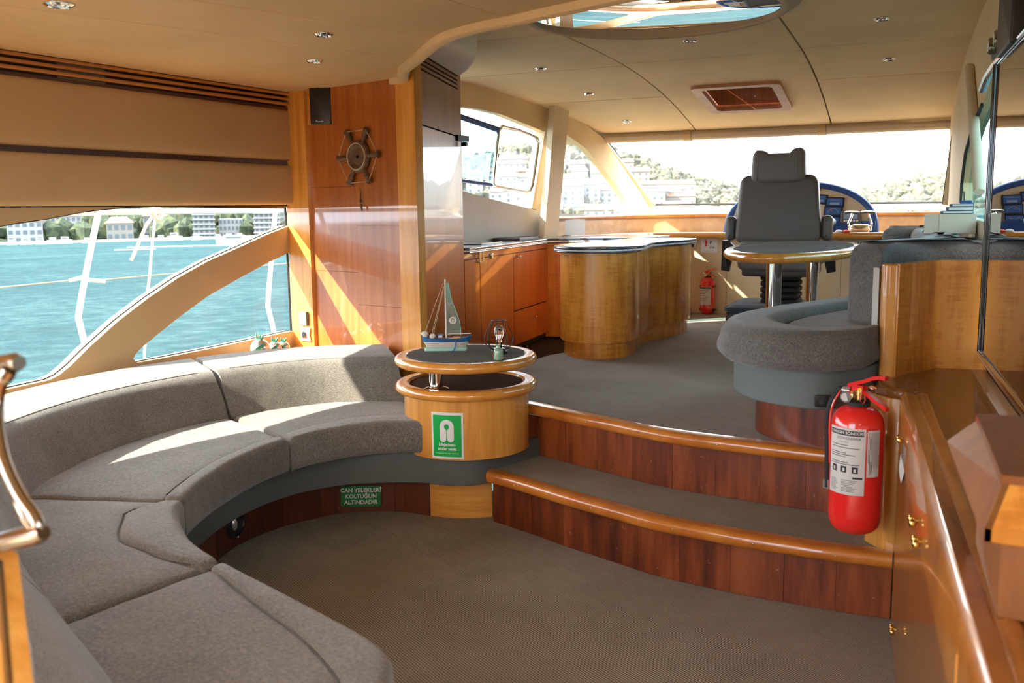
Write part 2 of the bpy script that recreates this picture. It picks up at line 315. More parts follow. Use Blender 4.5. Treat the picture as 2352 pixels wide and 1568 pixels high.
def card(name, poly, m, parent, mt, th=.0006, warp=None):
    b_ = B().ext(flat(poly), (0, 0, th)); b_.v = [mt @ (warp(v) if warp else v) for v in b_.v]; return b_.mk(name, m, parent, False)

def padded(fa, fb, z0, z1, r, crown, nm, m, par, rcn=.03, wob=.0, bulge=0):
    """cushion between two edge curves: clean quads, rounded top edges, soft crown"""
    N = len(fa)-1; W_ = sum((a-b_).length for a, b_ in zip(fa, fb))/(N+1); L_ = sum((fa[i+1]-fa[i]).length+(fb[i+1]-fb[i]).length for i in range(N))/2
    def stops(T):
        q = [r*(1-math.cos(PI/2*i/4)) for i in range(5)]; q = [min(x, T*.45) for x in q]; mid = [q[-1]+(T-2*q[-1])*i/12 for i in range(1, 12)]; return [x/T for x in q+mid+[T-x for x in reversed(q)]]
    us, vs = stops(L_), stops(W_); V = []; nu, nv = len(us), len(vs)
    def pc(u, v):
        t = u*N; i = min(int(t), N-1); a = fa[i].lerp(fa[i+1], t-i); b_ = fb[i].lerp(fb[i+1], t-i)
        # round the plan corners
        return a.lerp(b_, v)
    def hgt(u, v):
        du, dv = min(u, 1-u)*L_, min(v, 1-v)*W_; f = lambda d: math.sqrt(max(0, 1-(1-min(d/r, 1))**2))
        a_, b_ = max(0, 1-du/r), max(0, 1-dv/r); e = math.sqrt(max(0, 1-min(1, a_*a_+b_*b_)))
        return z1-r+r*e+crown*(4*u*(1-u))**.6*(4*v*(1-v))**.6
    for u in us:
        for v in vs:
            p = pc(u, v); V.append((p.x, p.y, hgt(u, v)+(wob*math.sin(p.x*31+p.y*17)*math.sin(p.y*23-p.x*9) if 0 < u < 1 and 0 < v < 1 else 0)))
    Fc = [(i*nv+j, (i+1)*nv+j, (i+1)*nv+j+1, i*nv+j+1) for i in range(nu-1) for j in range(nv-1)]
    ring = [i*nv for i in range(nu)]+[(nu-1)*nv+j for j in range(1, nv)]+[i*nv+nv-1 for i in range(nu-2, -1, -1)]+[j for j in range(nv-2, 0, -1)]
    cx_ = sum(V[i][0] for i in ring)/len(ring); prev = ring; M_ = len(ring)
    rp_ = [Vector((V[i][0], V[i][1])) for i in ring]; rn_ = []
    for j in range(M_):
        t = rp_[(j+1) % M_]-rp_[j-1]; t = t.normalized() if t.length > 1e-9 else Vector((1, 0)); rn_.append(Vector((t.y, -t.x)))
    ar_ = sum(rp_[j].cross(rp_[(j+1) % M_]) for j in range(M_)); sg_ = 1 if ar_ > 0 else -1
    hh = z1-r-z0
    for zz, o_s in ((z0+hh*.75, bulge*.75), (z0+hh*.5, bulge), (z0+hh*.25, bulge*.6), (z0+.006, -.004), (z0, -.012)):
        k0 = len(V)
        for j in range(M_): q = rp_[j]+rn_[j]*(sg_*o_s); V.append((q.x, q.y, zz))
        cur = list(range(k0, k0+M_)); Fc += [(prev[j], prev[(j+1) % M_], cur[(j+1) % M_], cur[j]) for j in range(M_)]; prev = cur
    o = mesh(nm, V, Fc, m, par, True); return o

# ================================================================ THE SETTING
XW = -3.35; DK = .445; TR = .22; GF = .33
SD = Vector((-math.sin(math.radians(7.4)), math.cos(math.radians(7.4)), 0)); SN = Vector((-SD.y, SD.x, 0))   # starboard wall direction, its inward normal
SB = Vector((.40, 0, 0))                         # starboard wall passes here
def SW(l, z=0, inn=0): p = SB+SD*l+SN*inn; return Vector((p.x, p.y, z))
# floors
fl = sroot('floor', 'ribbed grey-brown carpet of the lower saloon floor')
B().box(-3.4, .6, -1.3, 3.6, -.05, 0).mk('carpet', 'carpet', fl, False)
nos2 = cr([Zp(*p, DK) for p in [(1205, 925), (1300, 945), (1400, 965), (1500, 985), (1600, 1000), (1700, 1012), (1800, 1024), (1898, 1035), (1990, 1046), (2048, 1050)]], 6)
nos1 = cr([Zp(*p, TR) for p in [(1122, 1082), (1200, 1104), (1290, 1131), (1400, 1161), (1500, 1188), (1600, 1207), (1700, 1225), (1800, 1240), (1900, 1255), (2052, 1273)]], 6)
def shift(c, d): # towards +Y
    return [Vector((p.x, p.y+d, p.z)) for p in c]
deck = [(p.x, p.y+.045) for p in nos2]+[(.1, 3.4), (-.2, 5), (-.5, 7.4), (-2.45, 7.25), (-2.1, 6.0), (-2.25, 4.9), (-2.3, 4.75), (-2.30, 4.60), (-2.29, 4.35), (-2.27, 4.2), (-2.1, 4.0)]
fd = sroot('floor', 'ribbed grey carpet of the raised deck')
B().slab(deck, DK-.12, DK-.002, .004, rb=.004).mk('carpet', 'carpet2', fd, False)
fg = sroot('floor', 'dark carpet of the sunken galley floor')
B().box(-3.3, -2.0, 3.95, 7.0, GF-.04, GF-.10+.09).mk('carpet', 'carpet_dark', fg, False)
# steps
st = thing('carpeted_steps', 'two curved wooden steps with carpeted tread up to the raised deck', 'steps')
tread = [(p.x, p.y+.035) for p in nos1]+[(p.x, p.y+.05) for p in reversed(nos2)]
B().slab(tread, TR-.03, TR-.002, .003).mk('tread', 'carpet', st, False)
def at_px(curve, px):
    best = None
    for i in range(len(curve)-1):
        for k_ in range(8):
            q = curve[i].lerp(curve[i+1], k_/8); d = q-O; x = CX+F*d.dot(rt)/d.dot(fw)
            if best is None or abs(x-px) < best[0]: best = (abs(x-px), i+k_/8)
    return best[1]
def seg(curve, a, b_, n=4):
    o = []
    for j in range(n+1):
        t = a+(b_-a)*j/n; i = min(int(t), len(curve)-2); o.append(curve[i].lerp(curve[i+1], t-i))
    return o
def planks(curve, cuts, z0, z1, m, parent, inset=.03, gap=.0012, name='plank'):
    c2 = [Vector((p.x, p.y+inset, 0)) for p in curve]; cs = [at_px(curve, c) for c in cuts]
    for i in range(len(cs)-1):
        s_ = seg(c2, cs[i]+.02, cs[i+1]-.02); out = [(p.x, p.y+random.uniform(0, .0015)*0) for p in s_]+[(p.x, p.y+.014) for p in reversed(s_)]
        dy = random.uniform(-.0015, .0015); out = [(x, y+dy) for x, y in out]
        B().slab(out, z0, z1, .0015, n=1).mk(name, m, parent, False)
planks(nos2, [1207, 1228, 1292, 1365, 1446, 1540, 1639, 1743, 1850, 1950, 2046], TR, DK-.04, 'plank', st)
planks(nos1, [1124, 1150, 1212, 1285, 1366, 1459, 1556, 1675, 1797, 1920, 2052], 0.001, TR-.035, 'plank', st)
for c_, z in ((nos2, DK), (nos1, TR)):
    pts = [Vector((p.x, p.y+.008, z-.019)) for p in c_]
    V = []; n_ = 12
    prof = [(-.014+.017*math.cos(a), .0235*math.sin(a)) for a in [PI/2+PI*j/8 for j in range(9)]]+[(.028, -.0235), (.028, .0235)]
    for p in pts:
        for (dy, dz) in prof: V.append((p.x, p.y+dy, p.z+dz))
    k_ = len(prof); Fc = [(i*k_+j, i*k_+(j+1) % k_, (i+1)*k_+(j+1) % k_, (i+1)*k_+j) for i in range(len(pts)-1) for j in range(k_)]+[tuple(range(k_)), tuple(range((len(pts)-1)*k_, len(pts)*k_))]
    mesh('nosing', V, Fc, 'nosing', st, True)
    for q in range(5 if z == TR else 3):
        p = pts[int((q+.5)*len(pts)/(5 if z == TR else 3))]; B().ball((p.x, p.y-.030, p.z), .003, 8).mk('screw', 'steel', st)
bk = [(nos2[0].x-.02, nos2[0].y+.08), (nos2[0].x-.02, nos2[0].y+.12)]
B().slab([(p.x, p.y+.05) for p in nos2]+[(p.x, p.y+.07) for p in reversed(nos2)], 0, DK-.13, .002).mk('carcass', 'kick', st, False)

# ---- port wall: padded panels, slats, arched window
pw = sroot('wall_port', 'beige upholstered port wall with slatted wooden air grille and arched window frame')
YE = 3.83
def yz(px, py): p = Xp(px, py, XW); return (p.y, p.z)
arm = [(-1.7, .60), (1.6, .60), (2.1, .612)]+[yz(*p) for p in [(112, 873), (135, 862), (163, 839), (204, 798), (272, 737), (341, 684), (409, 638), (477, 600), (545, 570), (613, 539), (672, 516)]]
arm += [yz(*p) for p in [(672, 576), (613, 604), (545, 641), (477, 680), (409, 730), (358, 771), (325, 798), (312, 812), (306, 824), (316, 833), (375, 822), (520, 793), (672, 760)]]+[(YE, -.05), (-1.7, -.05)]
def yzsmooth(poly): return [Vector((XW, y, z)) for y, z in poly]
B().ext(yzsmooth(arm), (-.07, 0, 0)).mk('window_frame', 'vinyl', pw, False)
fas = [(-1.7, 1.31), (-1.7, 1.0), (1.2, 1.10), (1.8, 1.19)]+[yz(*p) for p in [(0, 519), (50, 510), (102, 503), (204, 484), (290, 475), (354, 472)]]+[(YE, 1.293), (YE, 1.31)]
B().ext(yzsmooth(fas), (-.07, 0, 0)).mk('window_header', 'vinyl', pw, False)
def padpanel(z0, z1, y1, label=None, d=.035):
    a = [Vector((-1.7+(y1+1.7)*q/24, z0, 0)) for q in range(25)]; c_ = [Vector((-1.7+(y1+1.7)*q/24, z1, 0)) for q in range(25)]
    for e_, q in ((24, 1), (23.8, .35), (23.5, .12)):
        a.append(Vector((y1-.03+.03*(1-q*1.0), z0+.03*(1-q), 0))) if False else None
    a[-1] = Vector((y1, z0+.028, 0)); c_[-1] = Vector((y1, z1-.028, 0)); a.insert(24, Vector((y1-.009, z0+.009, 0))); c_.insert(24, Vector((y1-.009, z1-.009, 0))); a.insert(24, Vector((y1-.028, z0, 0))); c_.insert(24, Vector((y1-.028, z1, 0)))
    o = padded(a, c_, 0, d, .022, .006, 'padded_panel', 'vinyl', pw)
    for v in o.data.vertices: v.co = Vector((XW+v.co.z, v.co.x, v.co.y))
    o.data.flip_normals(); return o
padpanel(1.305, 1.508, 3.99-.06, d=.045); padpanel(1.532, 1.79, 3.99-.06, d=.045)
B().box(XW-.01, XW+.018, -1.7, YE+.1, 1.50, 1.54).mk('dark_strip', 'darkslat', pw, False)
B().box(XW-.08, XW, -1.7, YE+.12, 1.30, 2.0).mk('backing', 'darkslat', pw, False)
gr = mesh('grille_back', *(lambda b_: (b_.v, b_.f))(B().box(XW, XW+.012, -1.7, YE+.06, 1.775, 1.89)), 'darkslat', pw)
for i, z in enumerate((1.865, 1.84, 1.815)):
    b_ = B().slab(rrect(XW+.015, XW+.055, -1.7, YE+.05, .01), z-.008, z+.006, .005); b_.mk('slat', 'slat', pw)
B().box(XW+.01, XW+.04, -1.7, YE+.05, 1.785, 1.797).mk('slat', 'darkslat', pw, False)
B().box(XW+.012, XW+.02, 2.50, 2.72, 1.80, 1.86).mk('air_vent', 'trimliner', pw, False)
w1 = B().add([(XW-.04, -1.6, .55), (XW-.04, YE, .55), (XW-.04, YE, 1.32), (XW-.04, -1.6, 1.32)], [(0, 1, 2, 3)]).mk('window_1', 'glass', None, False); struct(w1, 'large arched port window beside the sofa')
B().tube([Vector((XW-.030, y, z)) for y, z in arm[2:14]], .004, 6).mk('rubber_seal', 'rubber', pw); B().tube([Vector((XW-.03, y, z)) for y, z in arm[14:27]], .004, 6).mk('rubber_seal', 'rubber', pw)
B().tube([Vector((XW-.03, YE-.004, .64)), Vector((XW-.03, YE-.004, 1.3))], .006, 6).mk('rubber_seal', 'rubber', pw); B().tube([Vector((XW-.03, y, z-.003)) for y, z in fas[4:11]], .004, 6).mk('rubber_seal', 'rubber', pw)
# window sill shelf behind the sofa
sh = B().slab([(XW, -1.7), (XW, YE), (-2.6, 3.66), (-2.66, 3.62), (-3.10, 3.25), (-3.27, 2.9), (-3.27, 1.8), (-3.0, 1.2), (-2.9, -1.7)], .50, .562, .01).mk('trim_1', 'honey_h', None, False); struct(sh, 'honey wood shelf behind the sofa back')
# closing pieces aft (port side, out of the frame)
# ---- partition between saloon and galley
PA, PB = Vector((XW, YE, 0)), Vector((-2.545, 3.675, 0))
wp = sroot('wall_partition', 'varnished wooden partition between sofa and galley')
pd = (PB-PA).normalized(); pn = Vector((pd.y, -pd.x, 0))
strip_end = PA+pd*.175
B().ext([PA+pn*.02, strip_end+pn*.02, Vector((strip_end.x, strip_end.y, 2.0))+pn*.02, Vector((PA.x, PA.y, 2.0))+pn*.02], -pn*.04).mk('corner_panel', 'honey', wp, False)
def vstrip(nm, m, a, b_, z0, z1, th=.03, off=0):
    a = Vector(a); b_ = Vector(b_); n_ = Vector(((b_-a).y, -(b_-a).x, 0)).normalized()
    q = [Vector((a.x, a.y, z0)), Vector((b_.x, b_.y, z0)), Vector((b_.x, b_.y, z1)), Vector((a.x, a.y, z1))]
    return B().ext([p+n_*off for p in q], -n_*th).mk(nm, m, wp, False)
# main veneer in mismatched pieces
L_ = (PB-PA).length; xs = [.175, L_*.62, L_]
veneer = [(0, 1, 1.39, 2.0), (0, 1, .97, 1.39), (0, 1, .3, .97), (1, 2, 1.20, 2.0), (1, 2, .81, 1.20), (1, 2, .3, .81)]
vstrip('backing', 'kick', PA+pd*.17, PB, .25, 2.0, .02, -.02)
for (i, j, z0, z1) in veneer:
    vstrip('veneer_panel', 'panel', PA+pd*xs[i], PA+pd*xs[j], z0+.0008, z1-.0008, .02, .0)
PC = Vector((-2.43, 3.66, 0)); PD = Vector((-2.716, 4.53, 0))
vstrip('post', 'honey', PB, PC, .2, 2.12, .05, .012)
# tall glossy cabinet faces towards the steps
gc = thing('tall_cabinet', 'tall glossy wooden cabinet behind the sofa table with louvred vent on top', 'cabinet', (PC.x, PC.y, .2))
cdv = (PD-PC).normalized(); cn = Vector((cdv.y, -cdv.x, 0)); Lc = (PD-PC).length
def cq(nm, m, a, b_, z0, z1, off=0, th=.02, par=gc): # piece on the cabinet face; a,b along it
    p, q = PC+cdv*a+cn*off, PC+cdv*b_+cn*off
    return B().ext([Vector((p.x, p.y, z0)), Vector((q.x, q.y, z0)), Vector((q.x, q.y, z1)), Vector((p.x, p.y, z1))], -cn*th).mk(nm, m, par, False)
zs = Vp(970, 287, PC, PD).z
slz = [Vp(978, y, PC, PD).z for y in (119, 131, 143, 153, 164.5)]; ha, hb_ = .07, Lc-.07; hs_ = .0045
for (z0, z1) in [(slz[0]+hs_, 2.10)]+[(slz[i+1]+hs_, slz[i]-hs_) for i in range(4)]+[(zs+.004, slz[4]-hs_)]: cq('louvre' if z1-z0 < .04 else 'vent_panel', 'ventpanel', ha, hb_, z0, z1)
cq('vent_stile', 'ventpanel', .012, ha, zs+.004, 2.10); cq('vent_stile', 'ventpanel', hb_, Lc, zs+.004, 2.10)
cq('vent_back', 'black', .03, Lc-.01, 1.7, 2.08, -.024, .01)
cq('door', 'gloss', .012, Lc, .3, zs-.004)
cq('side', 'gloss', .06, Lc, .3, 2.1, -.035, .02)
lp = PC+cdv*(Lc-.02); B().box(lp.x-.012, lp.x+.045, lp.y-.10, lp.y+.015, zs-.024, zs+.006).mk('latch', 'black', gc); B().cyl((lp.x+.02, lp.y-.02, zs-.04), (lp.x+.05, lp.y-.02, zs-.04), .012).mk('latch_knob', 'black', gc)
# forward side of cabinet
B().ext([Vector((PD.x, PD.y, .3)), Vector((-3.4, 4.6, .3)), Vector((-3.4, 4.6, 2.1)), Vector((PD.x, PD.y, 2.1))], (0, -.03, 0)).mk('wall_galley_aft', 'panel', None, False)
struct(bpy.data.objects['wall_galley_aft'], 'forward face of the partition')

# ---- aft (lower) ceiling
ca = sroot('ceiling', 'low beige upholstered ceiling over the sofa')
ZA = 1.885
edge = cr([(-2.66, 3.72, 0), (-2.50, 3.62, 0), (-2.36, 3.42, 0)]+[tuple(Zp(*p, ZA).xy)+(0,) for p in [(945, 122), (1000, 75), (1080, 47), (1170, 28), (1290, 0)]]+[(-.75, 2.52, 0), (-.3, 2.58, 0), (.3, 2.7, 0)], 6)
def czf(x, y): return -.02*max(0, (-2.45-x))**1.0*0
e2 = [(p.x, p.y) for p in edge]
# split in panels: two seams running fore-aft/diagonal
def cut(px1, px2):
    return (Zp(*px1, ZA), Zp(*px2, ZA))
B().slab(e2+[(.5, -1.3), (-3.4, -1.3), (-3.4, 4.0), (-2.9, 4.0)], ZA+.006, ZA+.03, .004).mk('ceiling_base', 'black', ca, False)
def clipper(poly, a, b_):
    """part of poly left of the line a->b"""
    o = []; 
    def sd(p): return (b_[0]-a[0])*(p[1]-a[1])-(b_[1]-a[1])*(p[0]-a[0])
    for i in range(len(poly)):
        p, q = poly[i-1], poly[i]; sp, sq = sd(p), sd(q)
        if (sp >= 0) != (sq >= 0): t = sp/(sp-sq); o.append((p[0]+(q[0]-p[0])*t, p[1]+(q[1]-p[1])*t))
        if sq >= 0: o.append(q)
    return o
full = e2+[(.5, -1.3), (-3.4, -1.3), (-3.4, 3.85), (-2.9, 3.8)]
s1a, s1b = Zp(500, 0, ZA).xy, Zp(1000, 78, ZA).xy; s2a, s2b = Zp(1060, 0, ZA).xy, Zp(1170, 34, ZA).xy; s3a, s3b = Zp(640, 88, ZA).xy, Zp(940, 128, ZA).xy
def ext_line(a, b_): d = (b_-a).normalized(); return (a-d*8, b_+d*8)
def offs(a, b_, e): d = (b_-a).normalized(); n_ = Vector((-d.y, d.x)); return (a+n_*e, b_+n_*e)
l1, l2, l3 = ext_line(s1a, s1b), ext_line(s2a, s2b), ext_line(s3a, s3b)
G = .002
panA = clipper(clipper(full, *offs(*l1, G)), *offs(l3[1], l3[0], G)) ; panB = clipper(full, *offs(*l3, G)); 
panC = clipper(clipper(full, *offs(l1[1], l1[0], G)), *offs(*l2, G)); panD = clipper(full, *offs(l2[1], l2[0], G))
for pp in (panA, panB, panC, panD):
    if len(pp) > 2: B().slab(pp, ZA-.012, ZA+.012, .004, n=2).mk('ceiling_panel', 'liner', ca, True)
# edge bead and riser up to the raised ceiling
V = []; prof = [(.0, -.035), (.02, -.042), (.042, -.035), (.05, -.01), (.05, .26), (0, .26)]
ed = edge
nn = []
for i in range(len(ed)):
    t = (ed[min(i+1, len(ed)-1)]-ed[max(i-1, 0)]).normalized(); nn.append(Vector((-t.y, t.x, 0)))
for p, q in zip(ed, nn):
    s_ = 1 if True else -1
    for (dn, dz) in prof: w = p+q*(dn*s_); V.append((w.x, w.y, ZA+dz))
k_ = len(prof); Fc = [(i*k_+j, i*k_+(j+1) % k_, (i+1)*k_+(j+1) % k_, (i+1)*k_+j) for i in range(len(ed)-1) for j in range(k_)]+[tuple(range(k_)), tuple(range((len(ed)-1)*k_, len(ed)*k_))]
mesh('edge_trim', V, Fc, 'liner', ca, True)
# rounded soffit over the cabinet top
so = cr([(-2.3, 3.3, 0), (-2.2, 3.62, 0), (-2.28, 3.95, 0), (-2.42, 4.18, 0), (-2.60, 4.42, 0), (-2.8, 4.62, 0)], 5)
o_ = B().slab([(p.x, p.y) for p in so]+[(-3.3, 4.6), (-3.3, 3.75), (-2.6, 3.62)], 1.99, 2.14, .03, rb=.03).mk('soffit', 'softwhite', ca, True)

# ---- raised ceiling: panels with seams, curving down to the windscreen
cr_ = sroot('ceiling', 'raised beige panelled ceiling over the deck')
def csurf(nm, us, vs, m, par, z_off=0, skip=None, th=.02):
    V = []; Fc = []; nu, nv = len(us), len(vs)
    for L in (0, th):
        for j, v in enumerate(vs):
            for i, u in enumerate(us):
                uu = u(v) if callable(u) else u; ed_ = .0025 if (i in (0, nu-1) or j in (0, nv-1)) and L == 0 else 0
                V.append(UV(uu, v, zc(v)+z_off+L+ed_))
    for j in range(nv-1):
        for i in range(nu-1):
            if skip and skip(i, j): continue
            a = j*nu+i; Fc.append((a, a+1, a+nu+1, a+nu)); a += nu*nv; Fc.append((a, a+nu, a+nu+1, a+1))
    q = nu*nv
    for i in range(nu-1): Fc += [(i, q+i, q+i+1, i+1), (q-nu+i, q-nu+i+1, 2*q-nu+i+1, 2*q-nu+i)]
    for j in range(nv-1): Fc += [(j*nu, (j+1)*nu, q+(j+1)*nu, q+j*nu), (j*nu+nu-1, q+j*nu+nu-1, q+(j+1)*nu+nu-1, (j+1)*nu+nu-1)]
    return mesh(nm, V, Fc, m, par, True)
def lin(a, b_, n_): return [a+(b_-a)*i/n_ for i in range(n_+1)]
usL, usR = -.51, .50; g = .0055
def span(a, b_): return lin(a+g, b_-g, 8)
for (v0, v1) in ((2.3, 4.3), (4.3, 5.4), (5.4, 6.4), (6.4, 7.42)):
    csurf('ceiling_panel', lin(-1.78, usL-g, 8), span(v0, v1), 'liner', cr_)
for (v0, v1) in ((2.3, 5.27), (5.27, 6.2), (6.2, 7.42)):
    csurf('ceiling_panel', lin(usR+g, 1.75, 8), span(v0, v1), 'liner', cr_)
csurf('ceiling_panel', lin(usL+g, usR-g, 8), span(2.3, 5.33), 'liner', cr_)
hv0, hv1, hu = 6.17, 6.82, .235
csurf('ceiling_panel', [usL+g, -.38, -hu, 0, hu, .38, usR-g], [5.335, 5.6, 5.9, hv0, 6.4, 6.6, hv1, 7.1, 7.42], 'liner', cr_, skip=lambda i, j: i in (2, 3) and j in (3, 4, 5))
csurf('ceiling_base', lin(-1.78, -.4, 3), lin(2.3, 7.42, 24), 'black', cr_, .024, None, .01); csurf('ceiling_base', lin(.4, 1.75, 3), lin(2.3, 7.42, 24), 'black', cr_, .024, None, .01)
csurf('ceiling_base', lin(-.4, .4, 3), lin(2.3, 6.05, 20), 'black', cr_, .024, None, .01); csurf('ceiling_base', lin(-.4, .4, 3), lin(6.95, 7.42, 5), 'black', cr_, .024, None, .01)
# header roll above the windscreen
hp = [UV(u, 7.42+.05*(1-(u/1.7)**2), zc(7.42)-.005) for u in lin(-1.62, 1.42, 24)]
for (a, b_) in ((0, 8), (8.5, 16), (16.5, 24)):
    s_ = seg(hp, a, b_, 8); B().tube([p-Vector((0, .03, .016)) for p in s_], .062, 10, flat=.7).mk('header_roll', 'trimliner', cr_)
for t in (8.2, 16.2): s_ = seg(hp, t-.22, t+.28, 2); B().tube([p-Vector((0, .03, .016)) for p in s_], .068, 10, flat=.72).mk('header_clip', 'vinyl', cr_)
print('part2')

# ---- port forward wall (galley side) with its two windows
FA, FB = Vector((-3.30, 4.6, 0)), Vector((-2.87, 8.1, 0))
def fp(x, y): return Vp(x, y, FA, FB)
fn = Vector((-(FB-FA).normalized().y, (FB-FA).normalized().x, 0))   # outward (port)
wf = sroot('wall_port', 'beige port wall of the galley with curved windows')
B().ext([fp(*p) for p in [(1040, 60), (1040, 243), (1100, 250), (1150, 262), (1215, 288), (1252, 303), (1258, 303), (1280, 305), (1300, 308), (1345, 340), (1385, 385), (1420, 432), (1445, 472), (1449, 484), (1500, 490), (1470, 440), (1384, 316), (1360, 298), (1300, 240), (1265, 215), (1150, 130)]], fn*.06).mk('window_header', 'liner', wf, False)
B().ext([fp(*p) for p in [(1040, 434), (1070, 441), (1150, 463), (1226, 481), (1250, 487), (1300, 492), (1400, 494), (1440, 490), (1449, 484), (1500, 488), (1500, 560), (1250, 600), (1040, 640)]], fn*.06).mk('wall_lining', 'greyliner', wf, False)
pt, pb = fp(1268, 236)-fn*.05, fp(1238, 560)-fn*.05
t_ = (FB-FA).normalized()
B().ext([pt-t_*.11, pt+t_*.09, pb+t_*.09, pb-t_*.09], -fn*.05).mk('pillar', 'beige', wf, False)
b_ = B().ext([fp(1225, 478)+fn*.0-t_*.02, fp(1250, 487)-t_*.02, fp(1276, 300), fp(1252, 300)], fn*.09); b_.mk('window_mullion', 'beige', wf, False)
w2 = sroot('window_2', 'port galley window with a framed sliding pane'); 
B().sheet([fp(1040, 230)+fn*.03, fp(1255, 290)+fn*.03, fp(1235, 495)+fn*.03, fp(1040, 445)+fn*.03]).mk('glass', 'glass', w2, False)
B().sheet([fp(1040, 272), fp(1143, 303), fp(1130, 415), fp(1040, 405)]).mk('sliding_pane', 'tint', w2, False)
loop = [fp(*p)-fn*.01 for p in [(1150, 291), (1190, 300), (1222, 313), (1231, 318), (1234, 328), (1228, 370), (1220, 425), (1215, 438), (1205, 441), (1165, 434), (1138, 428), (1130, 422), (1131, 405), (1138, 340), (1143, 300)]]
B().tube(loop, .013, 8, closed=True).mk('opening_frame', 'steel', w2)
bt = [fp(1040, 262), fp(1145, 298)]; B().tube(bt, .02, 8).mk('pane_rail', 'bluetrim', w2); B().tube([fp(1040, 412), fp(1130, 424)], .012, 8).mk('pane_rail', 'bluetrim', w2)
B().box(*sum(([c-.012, c+.012] for c in fp(1141, 357)), [])).mk('catch', 'black', w2)
w3 = B().sheet([fp(1258, 290)+fn*.03, fp(1310, 290)+fn*.03, fp(1400, 380)+fn*.03, fp(1460, 498)+fn*.03, fp(1240, 498)+fn*.03]).mk('window_3', 'glass', None, False); struct(w3, 'curved triangular port quarter window')

# ---- windscreen
WBL, WBR = Yp(1502, 470, 8.1), Yp(2170, 465, 8.1); WTL, WTR = Yp(1390, 317, 7.35), Yp(2198, 260, 7.35)
ws = sroot('window_4', 'wide raked windscreen above the helm')
wo = (WBR-WBL).cross(WTL-WBL).normalized(); wo = wo if wo.y > 0 else -wo
B().sheet([WBL-Vector((.1, 0, .03)), WBR+Vector((.1, 0, -.03)), WTR+Vector((.1, 0, .05)), WTL+Vector((-.1, 0, .05))]).mk('glass', 'glass', ws, False)
B().tube([WTL, WBL, WBR, WTR], .009, 6).mk('rubber_seal', 'rubber', ws)
B().ext([WTL+Vector((-.16, 0, .02)), WTL+Vector((.0, 0, 0)), WBL+Vector((.02, 0, 0)), WBL+Vector((-.10, -.02, -.06))], (0, -.05, 0)).mk('pillar', 'beige', ws, False)
B().ext([WTR, WTR+Vector((.10, 0, .02)), WBR+Vector((.12, 0, -.03)), WBR+Vector((-.0, 0, -.01))], (0, -.06, 0)).mk('pillar', 'beige', ws, False)
B().ext([Vector((-3.2, 7.43, 1.80)), Vector((-.1, 7.43, 1.86)), Vector((-.1, 7.43, 2.05)), Vector((-3.2, 7.43, 2.05))], (0, .03, 0)).mk('header', 'liner', ws, False)
B().ext([Yp(2196, 252, 7.22), Yp(2240, 248, 7.22), Yp(2206, 472, 7.22), Yp(2166, 470, 7.22)], (0, -.05, 0)).mk('pillar', 'beige', ws, False); B().tube([Yp(2195, 254, 7.18), Yp(2165, 469, 7.18)], .006, 6).mk('pillar_seal', 'rubber', ws)
# ledge, dash back panel, dash shelf
df = sroot('wall_fore', 'beige helm bulkhead with wooden edging and dash shelf')
back = cr([(-3.06, 6.5, 0), (-3.02, 6.9, 0), (-2.86, 7.35, 0), (-2.55, 7.62, 0), (-2.1, 7.74, 0), (-1.5, 7.77, 0), (-.9, 7.77, 0), (-.38, 7.72, 0)], 6)
B().slab([(p.x, p.y) for p in back]+[(-.3, 8.25), (-2.95, 8.25), (-3.15, 6.5)], 1.16, 1.205, .01).mk('ledge', 'beige', df, True)
B().ext([Vector((-3.0, 7.95, 1.20)), Vector((-.3, 7.95, 1.20)), Vector((-.3, 8.13, 1.27)), Vector((-3.0, 8.13, 1.27))], (0, .05, -.03)).mk('ledge_ramp', 'beige', df, False)
def band(curve, z0, z1, th, m, nm, par):
    s_ = [(p.x, p.y) for p in curve]; s2 = []
    for i, p in enumerate(curve):
        t = (curve[min(i+1, len(curve)-1)]-curve[max(i-1, 0)]).normalized(); s2.append((p.x-t.y*th, p.y+t.x*th))
    return B().slab(s_+s2[::-1], z0, z1, .003, n=1).mk(nm, m, par, True)
band(back, 1.055, 1.19, .02, 'pale', 'back_panel', df)
B().tube([Vector((p.x, p.y-.006, 1.198)) for p in back], .014, 10).mk('edging', 'nosing', df)
B().slab([(p.x, p.y+.01) for p in back]+[(-.36, 7.2), (-.55, 7.15), (-2.42, 7.03), (-2.58, 7.1), (-2.75, 7.18), (-3.05, 6.6)], 1.03, 1.062, .008).mk('dash_shelf', 'pale', df, True)
hw = lambda x: 7.15+.055*(x+2.2)
B().tube(cr([(-2.56, 7.16, 1.05), (-2.50, hw(-2.5)-.07, 1.05), (-2.35, hw(-2.35)-.09, 1.05), (-1.5, hw(-1.5)-.09, 1.05), (-.9, hw(-.9)-.09, 1.05), (-.5, hw(-.5)-.09, 1.05)], 6), .024, 10, flat=1).mk('edging', 'honey_h', df)
B().slab([(-2.5, hw(-2.5)-.09), (-.5, hw(-.5)-.09), (-.5, 7.3), (-2.5, 7.3)], 1.03, 1.06, .004).mk('dash_shelf', 'honey_h', df, True)
for (x0, x1) in ((-2.45, -1.935), (-1.932, -1.1), (-1.097, -.35)):
    B().slab([(x0, hw(x0)), (x1, hw(x1)), (x1, hw(x1)+.05), (x0, hw(x0)+.05)], DK-.02, 1.035, .002, n=1).mk('helm_panel', 'plaster', df, False)
B().box(-2.62, -2.45, 7.12, 7.3, DK-.1, 1.04).mk('helm_panel', 'plaster', df, False)
